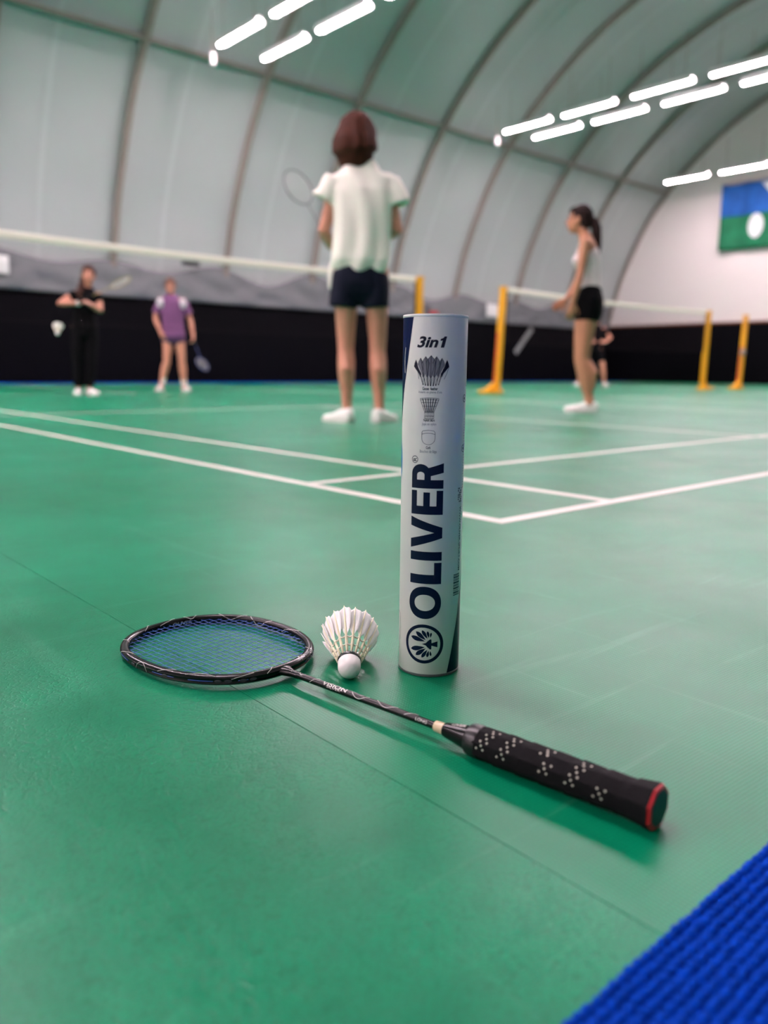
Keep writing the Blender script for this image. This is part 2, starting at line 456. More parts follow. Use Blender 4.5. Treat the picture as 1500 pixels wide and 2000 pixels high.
def light(x, y, label, group=None, hang=True):
    t = thing('fluorescent_light', label, 'light', (x, y, LZ), 0, group)
    link('housing', me_house, M_housing, t); link('lamp_tube', me_tube, M_lamp, t); [setattr(link('suspension_wire', me_hang, M_rib, t), 'location', (0, y_, 0)) for y_ in (-.5, .5)]
YS = [11.6, 9.9, 8.15, 6.45, 4.75, 3.05, 1.35]
ordinal = ['first', 'second', 'third', 'fourth']
ROWS = [(-16.2, -15.3, 0), (-8.6, -7.7, 0), (-1.05, -.15, 0), (6.57, 7.5, 1), (14.28, 15.16, 2), (21.78, 22.7, 3)]  # rearmost row is unseen, added to brighten the tube's left side
OUT = ('fluorescent light past the edge of the picture, in the continued rows and one added for fill', 'hall lights out of view')
for xa, xb, k in ROWS:
    for side, x in enumerate((xa, xb)):
        if k == 3 and side == 1: continue
        for i, y in enumerate(YS):
            lab, gr = OUT
            if k == 1 and i < 2: lab, gr = ('fluorescent light high above the boy, %s one of the %s line' % (('lower', 'upper')[i], ('left', 'right')[side]), 'lights of the top left row')
            if k == 2 and i < 4: lab, gr = ('fluorescent light in the long double row, %s from left in the %s line' % (ordinal[i], ('upper', 'lower')[side]), 'lights of the middle row')
            if k == 3 and i < 2: lab, gr = ('fluorescent light near the end wall, %s' % ('left end by the arch' if i == 0 else 'directly above the banner'), 'lights of the far row')
            yy = y+(.12 if k == 1 else 0)-(.2 if k == 2 and side == 1 else 0)
            light(x, yy, lab, gr)
for x, y in ((6.57, 12.62), (14.28, 12.5)):
    t = thing('light_end_fitting', 'small white fitting hanging at the left end of the %s light row' % ('top left' if x < 10 else 'middle'), 'fitting', (x, y, LZ-.26))
    bm = bmesh.new(); box(bm, (-.04, -.04, 0), (.04, .04, .2), .012); obj('body', bm, M_white, t)
    bm = bmesh.new(); sweep(bm, [(0, 0, .19), (0, 0, .95)], .008, n=6); obj('cord', bm, M_rib, t)

# ------------------------------------------------------------------ nets and posts
def post(x, side, lean, label, crank=False, redside=0):
    """side: where the weighted foot points (+1 to the right along the net line)"""
    t = thing('net_post', label, 'post', (x, YC, 0), 0, 'yellow net posts')
    bm = bmesh.new(); L_ = math.tan(math.radians(lean))
    sweep(bm, [(L_*z, 0, z) for z in (.02, .5, 1.0, 1.53)], (.045, .045), n=20, round_ends=False, sup=5); obj('pole', bm, M_yellow, t, 30)
    bm = bmesh.new(); lo = -.06 if side > 0 else -.30; hi = .30 if side > 0 else .06
    box(bm, (lo, -.1, .0), (hi, .1, .06), .012); obj('base_weight', bm, M_yellow, t, 30)
    bm = bmesh.new()
    A = [(.04*side, .06), (.27*side, .05), (.04*side, .17)]
    a = [bm.verts.new((q[0], -.03, q[1])) for q in A]; b = [bm.verts.new((q[0], .03, q[1])) for q in A]
    bm.faces.new(a); bm.faces.new(b[::-1])
    for i in range(3): bm.faces.new((a[i], a[(i+1) % 3], b[(i+1) % 3], b[i]))
    obj('brace', bm, M_yellow, t, 30)
    bm = bmesh.new(); box(bm, (L_*1.53-.05, -.05, 1.525), (L_*1.53+.05, .05, 1.555), .008); obj('cap', bm, M_yellow, t, 30)
    if redside:
        bm = bmesh.new(); sweep(bm, [(L_*z-.046, .01, z) for z in (.15, .9)], (.003, .016), n=8, round_ends=False); obj('red_strap', bm, M_red, t, 40)
    if crank:
        bm = bmesh.new(); ball(bm, (L_*.75-.07, -.05, .78), (.06, .05, .07)); obj('tension_crank', bm, M_rib, t, 180)
    return t
post(6.17, 1, 0, 'yellow net post right behind the top of the white tube')
post(7.80, -1, 3.2, 'leaning yellow net post standing between the boy and the ponytailed woman', redside=1)
post(14.12, 1, .8, 'thin yellow net post at the far right, the left one of the pair')
post(15.72, -1, 2.2, 'yellow net post at the far right, the right one of the pair', crank=True, redside=1)
post(-.05, -1, 0, 'yellow net post of the near court, past the left picture edge')
def net(x0, x1, label, zt0=1.55, zt1=1.55):
    t = thing('badminton_net', label, 'net', (x0, YC, 0), 0, 'badminton nets')
    L_ = x1-x0; sag = lambda u: -.03*math.sin(PI*u)
    bm = bmesh.new(); n_ = 24; v0 = None
    pts = [(L_*i/n_, 0, 1.515+sag(i/n_)) for i in range(n_+1)]
    sweep(bm, pts, (.006, .0375), ref=(0, 1, 0), n=8, round_ends=False); obj('top_tape', bm, M_tape, t, 40)
    v = []; f = []
    def strip(a, b, wv):
        k = len(v); v.extend((tuple(Vector(a)-Vector(wv)), tuple(Vector(a)+Vector(wv)), tuple(Vector(b)+Vector(wv)), tuple(Vector(b)-Vector(wv)))); f.append((k, k+1, k+2, k+3))
        k = len(v); w2 = (0, .0006, 0); v.extend((tuple(Vector(a)-Vector(w2)), tuple(Vector(a)+Vector(w2)), tuple(Vector(b)+Vector(w2)), tuple(Vector(b)-Vector(w2)))); f.append((k, k+1, k+2, k+3))
    m_ = int(L_/.02)
    for i in range(m_+1):
        x = L_*i/m_; s = sag(i/m_); strip((x, 0, .76+s), (x, 0, 1.48+s), (.0005, 0, 0))
    for k in range(37):
        z = .76+.02*k
        for i in range(n_): strip((L_*i/n_, 0, z+sag(i/n_)), (L_*(i+1)/n_, 0, z+sag((i+1)/n_)), (0, 0, .0005))
    o = link('netting', pyd(v, f, 'netting'), M_net, t); o['kind'] = 'stuff'
    for zz in (.76,):
        bm = bmesh.new(); sweep(bm, [(L_*i/n_, 0, zz+sag(i/n_)) for i in range(n_+1)], .003, ref=(0, 1, 0), n=6); obj('bottom_cord', bm, M_net, t)
    for x in (.012, L_-.012):
        bm = bmesh.new(); box(bm, (x-.012, -.004, .75), (x+.012, .004, 1.5), .001); obj('side_band', bm, M_net, t)
net(.0, 6.11, 'badminton net with cream top tape crossing behind the boy')
net(7.98, 14.05, 'badminton net with cream top tape behind the ponytailed woman')

# ------------------------------------------------------------------ blue carpet along the near and far edges
def carpet():
    t = thing('blue_carpet', 'blue knobbly carpet in the lower right corner', 'carpet', (0, 0, 0))
    bm = bmesh.new(); box(bm, (-18.0, -2.09, -.004), (24.1, -.9585, .002), 0); obj('backing', bm, M_blue, t)
    px, py = .0086, .0073; v = []; f = []; rnd = random.Random(3)
    # one loop: squashed dome, 2 rings of 6 + top
    dome = []
    for r_, z in ((1., .0), (.86, .55), (.45, .93)):
        for k in range(7): a = 2*PI*k/7; dome.append((r_*math.cos(a), r_*math.sin(a), z))
    dome.append((0, 0, 1.0))
    fc = []
    for g in range(2):
        for k in range(7): fc.append((g*7+k, g*7+(k+1) % 7, (g+1)*7+(k+1) % 7, (g+1)*7+k))
    for k in range(7): fc.append((14+k, 14+(k+1) % 7, 21))
    y = -.9605; row = 0
    while y > -1.5:
        x = -1.75+(row % 2)*px*.5
        while x < .1:
            ca = rnd.uniform(-.5, .5); jx, jy = rnd.uniform(-.0006, .0006), rnd.uniform(-.0006, .0006); h = rnd.uniform(.0036, .0050)
            k0 = len(v); c_, s_ = math.cos(ca), math.sin(ca)
            for (a, b, c) in dome:
                q = (a*.0047, b*.0039)
                v.append((x+jx+q[0]*c_-q[1]*s_, y+jy+q[0]*s_+q[1]*c_, .0012+c*h))
            f.extend(tuple(k0+i for i in fa) for fa in fc)
            x += px
        y -= py; row += 1
    o = link('loop_pile', pyd(v, f, 'loop_pile'), M_blue, t, 180); o['kind'] = 'stuff'
    t = thing('blue_carpet', 'thin blue carpet strip along the foot of the black side wall', 'carpet', (0, 0, 0))
    bm = bmesh.new(); box(bm, (-18.0, 14.362, -.004), (24.1, 15.49, .004), .001); obj('backing', bm, M_blue, t)
carpet()
# ------------------------------------------------------------------ shuttlecock tube with its print
TC, TR, TH = Vector((-.7674, -.5391, 0)), .035, .400
TA0 = math.radians(-135.095)
M_paper = mat('tube paper', (232, 231, 224), .33, spec=.5, bump=(60, .05, .0005))
M_rim = mat('tube rim', (244, 243, 238), .5)
M_navy = mat('print navy', (4, 20, 48), .33, spec=.2)
M_navy2 = mat('print dark blue', (6, 22, 66), .33, spec=.2)
M_sky = mat('print bright blue', (10, 116, 186), .33)
M_ink = mat('print grey ink', (118, 120, 128), .35)
M_inkd = mat('print dark ink', (22, 26, 44), .35, spec=.2)
tube = thing('shuttlecock_tube', 'tall white shuttlecock tube with dark blue brand lettering standing on green floor', 'tube', TC)
bm = bmesh.new()
rings = lathe(bm, [(TR-.0014, .003), (TR-.0014, TH-.001), (TR-.0008, TH), (TR-.0002, TH-.0004), (TR, TH-.0015), (TR, .0035), (TR-.0004, .003)], n=96, cap0=False, cap1=False)
for k in range(96): bm.faces.new((rings[-1][k], rings[-1][(k+1) % 96], rings[0][(k+1) % 96], rings[0][k]))
obj('tube_body', bm, M_paper, tube, 40)
bm = bmesh.new(); rg = lathe(bm, [(TR+.0003, TH-.0022), (TR+.0006, TH-.0016), (TR+.0006, TH-.0002), (TR+.0002, TH+.0005), (TR-.0016, TH+.0005), (TR-.0016, TH-.0022)], n=96, cap0=False, cap1=False)
for k in range(96): bm.faces.new((rg[-1][k], rg[-1][(k+1) % 96], rg[0][(k+1) % 96], rg[0][k]))
obj('top_rim', bm, M_rim, tube, 40)
bm = bmesh.new(); lathe(bm, [(TR-.002, TH-.012), (TR-.0016, TH-.004)], n=48); obj('lid', bm, M_white, tube, 40)
bm = bmesh.new(); lathe(bm, [(TR-.001, 0), (TR+.0002, .0006), (TR+.0003, .0028), (TR-.0005, .0034)], n=96); obj('base_cap', bm, mat('tube base', (92, 96, 96), .4, metal=.3), tube, 40)
def wrap(me, name, m, lift=.00012, parent=None):
    """bend a flat print, given in mm as (s round the tube, z up), onto the tube"""
    bm = bmesh.new(); bm.from_mesh(me); bpy.data.meshes.remove(me)
    if not bm.verts: bm.free(); return None
    s0 = min(v.co.x for v in bm.verts); s1 = max(v.co.x for v in bm.verts)
    k = math.floor(s0/2)+1
    while k*2 < s1:
        bmesh.ops.bisect_plane(bm, geom=bm.verts[:]+bm.edges[:]+bm.faces[:], plane_co=(k*2, 0, 0), plane_no=(1, 0, 0)); k += 1
    for v in bm.verts:
        a = TA0+v.co.x/1000/TR; r_ = TR+lift
        v.co = (r_*math.cos(a), r_*math.sin(a), v.co.y/1000)
    me2 = bpy.data.meshes.new(name); bm.to_mesh(me2); bm.free()
    sm(me2, 180)
    return link(name, me2, m, parent or tube)
def join2d(meshes):
    bm = bmesh.new()
    for me in meshes: bm.from_mesh(me); bpy.data.meshes.remove(me)
    out = bpy.data.meshes.new('j'); bm.to_mesh(out); bm.free(); return out
# dark corner panels
wrap(fill2d([[(-25.3, 397.5), (-29, 376), (-33.8, 352), (-37.7, 335), (-41.7, 321), (-47.4, 294.7), (-56, 276), (-80, 262), (-80, 397.5)]]), 'dark_blue_panel', M_navy2)
wrap(fill2d([[(-54, 272), (-48.5, 262), (-45.8, 254), (-45, 243), (-45.6, 231), (-50, 222), (-56, 214), (-78, 214), (-78, 262)]]), 'bright_blue_panel', M_sky)
wrap(fill2d([[(22.3, 3.6), (27.9, 26), (32.6, 46.5), (38.5, 68.8), (42.8, 90), (52, 120), (78, 120), (78, 3.6)]]), 'dark_corner_panel', M_navy)
wrap(join2d([fill2d([ribbon([(-38.6, 366), (-40.5, 358), (-40.8, 348), (-39.6, 339)], .9)])]), 'white_stroke', M_rim, .0002)
wrap(text2d('oo', (60, 24, 64, 27)), 'small_mark', M_rim, .0002)
# headline and icons
one = [(5.2, 365.7), (8.9, 365.7), (8.9, 377.3), (6.2, 377.3), (5.2, 375.6), (2.9, 374.8), (2.9, 372.6), (5.2, 373.2)]
wrap(join2d([text2d('3in', (-20.1, 365.6, 3.4, 377.4), .28, .035), fill2d([[(x+(z-365.6)*.26+.6, z) for x, z in one]])]), 'headline', M_inkd)
def feather_icon():
    g, dk = [], []
    cx, zb, n_ = -4., 325.6, 7
    for i in range(n_):
        u = (i-3)/3.; bx = cx+u*8.2; tx = cx+u*17.2; tz = 357.5-2.2*abs(u)-2.4*u*u; wd = 5.6*(1-.5*abs(u)); bw = 2.4*(1-.4*abs(u))
        mz = 336+1.5*abs(u)
        mx = bx+(tx-bx)*.4
        lp = [(mx, mz-2.5), (mx+bw, mz+1), (tx+wd*.85, tz-7), (tx+wd*.55, tz-3.5), (tx, tz), (tx-wd*.55, tz-3.5), (tx-wd*.85, tz-7), (mx-bw, mz+1)]
        (dk if abs(u) > .95 else g).append(fill2d([lp]))
    wrap(join2d(g), 'icon_feather_fill', M_ink)
    ln = list(dk)
    for i in range(n_):
        u = (i-3)/3.; bx = cx+u*8.2; tx = cx+u*17.2; tz = 357.5-2.2*abs(u)-2.4*u*u; wd = 5.6*(1-.5*abs(u)); zz = zb+1.2*abs(u)**2
        ln.append(fill2d([ribbon([(bx, zz), (bx+(tx-bx)*.5, (zz+tz)/2), (tx, tz)], .55)]))
        ln.append(fill2d([ribbon([(bx-.5, zz), (bx-.9, zz+6), (bx+(tx-bx)*.3-.8, zz+11)], .35)]))
        ln.append(fill2d([ribbon([(bx+.5, zz), (bx+.9, zz+6), (bx+(tx-bx)*.3+.8, zz+11)], .35)]))
        ln.append(fill2d([ribbon([(tx-wd*.85, tz-7), (tx-wd*.55, tz-3.5), (tx, tz), (tx+wd*.55, tz-3.5), (tx+wd*.85, tz-7), (tx+wd*.5-u*1.5, tz-14), (tx+wd*.2-u*3.5, tz-20)], .4)]))
    wrap(join2d(ln), 'icon_feather_lines', M_inkd, .0002)
feather_icon()
def skirt_icon():
    ln = []; cx, zt, zb = -4.9, 312.4, 291.5
    def at(u, t):   # t: 0 bottom .. 1 top
        if t < .34: hw = 5.0
        else: hw = 5.0+(t-.34)/.66*5.4
        return (cx+u*hw, zb+(zt-zb)*t-(1-u*u)*(-.8)*(1 if t > .9 else -1 if t < .1 else 0))
    for t in (0, .12, .3, .34, .62, .8, .93, 1): ln.append(fill2d([ribbon([at(-1+k/8, t) for k in range(17)], .42)]))
    for u in (-1, -.72, -.42, -.14, .14, .42, .72, 1):
        ln.append(fill2d([ribbon([at(u, .0), at(u, .34)], .35)]))
        ln.append(fill2d([ribbon([at(u, .34), at(u, .7), at(u, .97)], .9 if abs(u) < .9 else .5)]))
    wrap(join2d(ln), 'icon_nylon_skirt', M_inkd)
skirt_icon()
cc = [(-12.5, 276.5), (-12.5, 270)]+[(-5.3-7.2*math.cos(a*PI/12), 270-6.6*math.sin(a*PI/12)) for a in range(1, 12)]+[(1.9, 270), (1.9, 276.5), (.8, 278.2), (-5.3, 278.9), (-11.4, 278.2), (-12.5, 276.5)]
wrap(join2d([fill2d([ribbon(cc, .38)]), fill2d([ribbon([(-12.5, 274.6), (-8.5, 275.6), (-5.3, 275.8), (-2, 275.6), (1.9, 274.6)], .38)])]), 'icon_cork', M_inkd)
for nm, tx, bx_, bd, m in (('caption', 'Goose  feather', (-12.9, 321.3, 3.7, 324.6), .02, M_inkd), ('caption', "Volants en plume d'oie", (-17.6, 317.3, 8.2, 320.8), 0, M_ink),
                           ('caption', 'Nylon skirt', (-11, 287.4, 1.2, 291), .02, M_inkd), ('caption', 'Jupe en nylon', (-12.7, 283.4, 2.9, 286.9), 0, M_ink),
                           ('caption', 'Cork', (-7.6, 258.8, -2.6, 261.8), .02, M_inkd), ('caption', 'Bouchon de liège', (-14.5, 253.6, 4.1, 257.8), 0, M_ink)):
    wrap(text2d(tx, bx_, 0, bd), nm, m)
def circ(c, r, n=32): return [(c[0]+r*math.cos(2*PI*k/n), c[1]+r*math.sin(2*PI*k/n)) for k in range(n)]
def rot_text(tx, box_, bold=0., updown=1):
    """text reading upwards (updown=1) or downwards, in the (s0, z0, s1, z1) box"""
    s0, z0, s1, z1 = box_
    me = text2d(tx, (0, 0, z1-z0, s1-s0), 0, bold)
    for v in me.vertices:
        a, b = v.co.x, v.co.y
        v.co = (s1-b, z0+a, 0) if updown > 0 else (s0+b, z1-a, 0)
    return me
wrap(join2d([fill2d([circ((-20.3, 247), 4.0), circ((-20.3, 247), 3.35)]), rot_text('R', (-22.6, 245, -18, 249), .02)]), 'registered_mark', M_inkd)
# brand lettering: each letter a part; u runs up the tube, v towards the left
def letter(name, loops):
    return wrap(fill2d([[(12.4-v, u) for u, v in lp] for lp in loops]), name, M_navy)
def arc(cu, cv, ru, rv, a0, a1, n=10, e=2.):
    out = []
    for k in range(n+1):
        a = math.radians(a0+(a1-a0)*k/n); c, s = math.cos(a), math.sin(a)
        out.append((cu+ru*math.copysign(abs(c)**(2/e), c), cv+rv*math.copysign(abs(s)**(2/e), s)))
    return out
letter('letter_o', [arc(87.1, 18.2, 18.6, 18.7, 0, 354, 59, 2.15), arc(87.1, 18.2, 9.3, 11.7, 0, 354, 59, 2.1)])
letter('letter_l', [[(108.9, 0), (133.2, 0), (133.2, 8.4), (119.4, 8.4), (119.4, 36.2), (108.9, 36.2)]])
letter('letter_i', [[(135.6, 0), (145.4, 0), (145.4, 36.2), (135.6, 36.2)]])
letter('letter_v', [[(160.9, 0), (172.6, 0), (184.5, 36.2), (174.2, 36.2), (166.9, 9.2), (159.4, 36.2), (149.2, 36.2)]])
letter('letter_e', [[(187, 0), (213.6, 0), (213.6, 7.4), (196.4, 7.4), (196.4, 14.6), (211.6, 14.6), (211.6, 21.8), (196.4, 21.8), (196.4, 29.4), (213.4, 29.4), (213.4, 36.2), (187, 36.2)]])
letter('letter_r', [[(215.8, 0), (225.2, 0), (225.2, 14), (229.5, 14), (233.2, 0), (243.6, 0), (238.6, 15.6)]+arc(231.8, 25.2, 10.4, 11., -50, 90, 12)+[(215.8, 36.2)], [(225.2, 21)]+arc(230.6, 25.3, 3.2, 4.3, -90, 90, 8)+[(225.2, 29.6)]])
# emblem: ring with a fan of petals
EC = (-6.0, 39.1)
wrap(fill2d([circ(EC, 22.9, 64), circ(EC, 19.2, 64)]), 'emblem_ring', M_navy)
tips = [(-21.1, 46.4), (-15, 52.9), (-7.9, 55.1), (-1.7, 54.4), (2.6, 52.8)]; bases = [(-4.2, 42.5), (-3.4, 44), (-1.5, 45.6), (0, 46.5), (1.6, 46.9)]; wds = [2.7, 2.5, 2.0, 1.5, 1.1]
for sg in (1, -1):
    for (tp, bs, w_) in zip(tips, bases, wds):
        zc = 39.1; T = Vector((tp[0], zc+sg*(tp[1]-zc))); B = Vector((bs[0], zc+sg*(bs[1]-zc))); d = T-B; n_ = Vector((-d.y, d.x)).normalized()
        prof = ((0, .0), (.25, .55), (.5, .95), (.68, 1.), (.85, .72), (.95, .3))
        lp = [tuple(B+d*t_+n_*w_*q) for t_, q in prof]+[tuple(T)]+[tuple(B+d*t_-n_*w_*q) for t_, q in prof[::-1][:-1]]
        wrap(fill2d([lp]), 'emblem_petal', M_navy)
wrap(fill2d([[(-7.8, 39.1), (-3.3, 40.5), (-1.1, 43.0), (1.7, 45.2), (3.0, 44.6), (3.1, 40.6), (9.9, 42.6), (9.9, 35.6), (3.1, 37.6), (3.0, 33.6), (1.7, 33), (-1.1, 35.2), (-3.3, 37.7)]]), 'emblem_stem', M_navy)
# print at the right-hand edge
wrap(rot_text('WWW.OLIVER-SPORT.COM', (37.5, 121, 41.5, 194), .01, -1), 'web_address', M_inkd)
wrap(join2d([fill2d([[(29.3, 93+z), (41.8, 93+z), (41.8, 93+z+w_), (29.3, 93+z+w_)]]) for z, w_ in ((0, .9), (1.6, .5), (2.7, 1.3), (4.9, .5), (6.1, .5), (7.5, 1.4), (9.6, .5), (11, .9), (12.8, .5), (14, 1.5), (16.3, .5), (17.5, .8), (19.2, .5), (20.4, 1.2), (22.3, .6), (23.6, .9))]), 'barcode', M_inkd)
wrap(join2d([fill2d([[(33.4+k*2.2, 199+j*2.4), (34.8+k*2.2, 199+j*2.4), (34.8+k*2.2, 200.8+j*2.4), (33.4+k*2.2, 200.8+j*2.4)]]) for k in range(4) for j in range(7) if (k*3+j*5) % 4]), 'small_print', M_inkd)
wrap(join2d([fill2d([[(43.4, 214+j*3.), (44.3, 214+j*3.), (44.3, 216.1+j*3.), (43.4, 216.1+j*3.)]]) for j in range(26)]+[fill2d([[(45.4, 214+j*3.), (46.3, 214+j*3.), (46.3, 215.7+j*3.), (45.4, 215.7+j*3.)]]) for j in range(26)]), 'small_print', M_ink)
for zc in (312.6, 258.2): wrap(fill2d([circ((42.6, zc), 4.3), circ((42.6, zc), 3.4), circ((42.6, zc), 1.6)]), 'round_icon', M_inkd)
wrap(fill2d([ribbon([(60, 372), (47, 372), (45.4, 370), (43.4, 332), (44.2, 327.5), (47, 326), (60, 326)], .5)]), 'frame_line', M_inkd)
wrap(fill2d([ribbon([(-66, 68.5), (-47, 68.5), (-43.5, 67), (-42.4, 63), (-43.2, 40), (-46, 25), (-66, 23)], .6)]), 'frame_line', M_inkd)

# ------------------------------------------------------------------ racket
RB = Vector((-.8716, -.8905, 0)); RT = Vector((-.9148, -.4641, 0))
rd = (RT-RB).normalized()
M_frame = mat('racket black gloss', (5, 5, 6), .2, spec=.3)
M_pin = mat('racket white pinstripe', (226, 222, 216), .35)
M_string = mat('blue string', (62, 96, 190), .35)
M_grom = mat('racket grommet', (44, 46, 54), .45)
M_grip = mat('black grip', (15, 14, 16), .8, spec=.15, bump=(260, .5, .0009))
M_dot = mat('grip dot', (190, 188, 172), .6)
M_collar = mat('beige collar', (206, 186, 150), .3, coat=.4)
M_cap = mat('red butt ring', (176, 22, 34), .4)
M_capc = mat('butt cap centre', (42, 66, 62), .5)
rk = thing('badminton_racket', 'black badminton racket with blue strings lying on the green floor in front', 'racket', (RB.x, RB.y, 0), math.atan2(rd.y, rd.x)+.009)
HX, HA, HB = .552, .1245, .1025       # head centre and half axes (outer)
def axz(x): return .0176+(.0062-.0176)*x/.66    # height of the racket's axis above the floor
FT, FH = .0052, .0056                # frame half thickness (in plane) and half height
def head_pt(a, off=0.):
    e = 2.22; c, s = math.cos(a), math.sin(a)
    x = HX+(HA-FT+off)*math.copysign(abs(c)**(2/e), c); y = (HB-FT+off)*math.copysign(abs(s)**(2/e), s)
    y *= 1+.06*(c if c > 0 else c*.5)
    return Vector((x, y, axz(x)))
NH = 120
HPTS = [head_pt(2*PI*k/NH) for k in range(NH)]
def hframe(k):
    k %= NH; t = (HPTS[(k+1) % NH]-HPTS[k-1]).normalized(); o_ = t.cross(Vector((0, 0, 1))).normalized(); return t, o_
bm = bmesh.new(); prof = [(-1, -.55), (-1, .55), (-.7, .92), (-.1, 1.), (.6, .9), (1, .5), (.86, .12), (.86, -.12), (1, -.5), (.6, -.9), (-.1, -1.), (-.7, -.92)]
rr = []
for k in range(NH):
    t, o_ = hframe(k)
    rr.append([bm.verts.new(HPTS[k]+o_*FT*a+Vector((0, 0, FH*b))) for a, b in prof])
for k in range(NH):
    A, B = rr[k], rr[(k+1) % NH]
    for j in range(len(prof)): bm.faces.new((A[j], A[(j+1) % len(prof)], B[(j+1) % len(prof)], B[j]))
frame = obj('head_frame', bm, M_frame, rk, 50)
# throat joint
bm = bmesh.new(); xj = HX-HA
sweep(bm, [(xj-.022, 0, axz(xj)), (xj-.012, 0, axz(xj)), (xj-.003, 0, axz(xj)), (xj+.005, 0, axz(xj))], [(.0038, .0038), (.0044, .0042), (.0075, .0050), (.012, .0050)], ref=(0, 1, 0), n=16, round_ends=False)
obj('throat_joint', bm, M_frame, rk, 60)
# shaft, cone, collar
def on_axis(x, dz=0, dy=0): return Vector((x, dy, axz(x)+dz))
SR = .0037
bm = bmesh.new(); sweep(bm, [on_axis(x) for x in (.19, .25, .33, xj-.01)], SR, ref=(0, 1, 0), n=20, round_ends=False); shaft = obj('shaft', bm, M_frame, rk, 60)
bm = bmesh.new(); sweep(bm, [on_axis(x) for x in (.202, .2025, .2135, .214)], [.0049, .0056, .0052, .0046], ref=(0, 1, 0), n=20, round_ends=False); obj('collar', bm, M_collar, rk, 50)
bm = bmesh.new(); sweep(bm, [on_axis(x) for x in (.160, .172, .188, .200, .2025)], [.0128, .0120, .0092, .0072, .0064], ref=(0, 1, 0), n=24, round_ends=False); cone = obj('cone', bm, M_frame, rk, 50)
# grip: octagonal with overlapping wrap turns
def oct_ring(bm, x, r_, n=32, tw=0.):
    out = []
    for k in range(n):
        a = 2*PI*k/n+tw; q = (a % (PI/4))-PI/8; rr_ = r_*(.35+.65*math.cos(PI/8)/math.cos(q)*1.03)
        out.append(bm.verts.new(on_axis(x)+Vector((0, rr_*math.cos(a+PI/8), rr_*math.sin(a+PI/8)))))
    return out
def grip_r(x, a=0):
    base = .0150 if x < .13 else .0150-.0012*(x-.13)/.04
    if x < .024: base += .0034*(1-x/.024)**1.3
    ph = (x/.0235+a/(2*PI)) % 1.0
    return base+.0007*ph-(.0005 if ph < .06 else 0)
bm = bmesh.new(); xs = [.0005+.00262*k for k in range(65)]; rg = []
for x in xs:
    ring = []
    for k in range(40):
        a = 2*PI*k/40; q = (a % (PI/4))-PI/8
        r_ = grip_r(x, a)*(.25+.75*math.cos(PI/8)/math.cos(q)*1.04)*.985
        ring.append(bm.verts.new(on_axis(x)+Vector((0, r_*math.cos(a+PI/8), r_*math.sin(a+PI/8)))))
    rg.append(ring)
for A, B in zip(rg[:-1], rg[1:]):
    for k in range(40): bm.faces.new((A[k], A[(k+1) % 40], B[(k+1) % 40], B[k]))
bm.faces.new(rg[0][::-1]); bm.faces.new(rg[-1])
grip = obj('grip', bm, M_grip, rk, 35)
bm = bmesh.new(); sweep(bm, [on_axis(x) for x in (.161, .164, .171, .173)], [.0145, .0150, .0146, .0138], ref=(0, 1, 0), n=24, round_ends=False); obj('grip_end_tape', bm, mat('grip tape', (16, 16, 17), .35), rk, 50)
def octa(bm, x0, x1, r0, r1=None):
    r1 = r1 or r0
    A = [bm.verts.new(on_axis(x0)+Vector((0, r0*math.cos(PI/8+k*PI/4), r0*math.sin(PI/8+k*PI/4)))) for k in range(8)]
    B = [bm.verts.new(on_axis(x1)+Vector((0, r1*math.cos(PI/8+k*PI/4), r1*math.sin(PI/8+k*PI/4)))) for k in range(8)]
    for k in range(8): bm.faces.new((A[k], A[(k+1) % 8], B[(k+1) % 8], B[k]))
    bm.faces.new(A[::-1]); bm.faces.new(B)
bm = bmesh.new(); octa(bm, -.0026, .0008, .0176, .0188); bmesh.ops.bevel(bm, geom=bm.edges[:], offset=.0008, segments=2, affect='EDGES'); obj('butt_ring', bm, M_cap, rk, 35)
bm = bmesh.new(); octa(bm, -.0031, -.001, .0148, .0150); bmesh.ops.bevel(bm, geom=bm.edges[:], offset=.0005, segments=1, affect='EDGES'); obj('butt_cap', bm, M_capc, rk, 35)
# printed dots on the grip: X-shaped clusters
def grip_point(x, a, lift=.0001):
    q = ((a-PI/8) % (PI/4))-PI/8; r_ = grip_r(x, a-PI/8)*(.25+.75*math.cos(PI/8)/math.cos(q)*1.04)*.985+lift
    return on_axis(x)+Vector((0, r_*math.cos(a), r_*math.sin(a)))
bm = bmesh.new()
for xc, ac, nj in ((.150, 48, 3), (.128, 45, 3), (.093, 78, 1), (.089, 22, 1), (.062, 45, 3), (.040, 8, 1)):
    for i in range(-1, 2):
        for j in range(-nj, nj+1):
            if (i+j) % 2: continue
            x = xc+i*.0034-j*.0014; a = math.radians(ac+j*14)
            p0 = grip_point(x, a); nrm = (p0-on_axis(x)).normalized()
            g = bmesh.ops.create_uvsphere(bm, u_segments=8, v_segments=5, radius=1)
            q_ = nrm.to_track_quat('Z', 'Y')
            for v in g['verts']: v.co = p0+q_ @ Vector((v.co.x*.0011, v.co.y*.0011, v.co.z*.00025))
o = obj('grip_dots', bm, M_dot, grip, 60); o['kind'] = 'stuff'
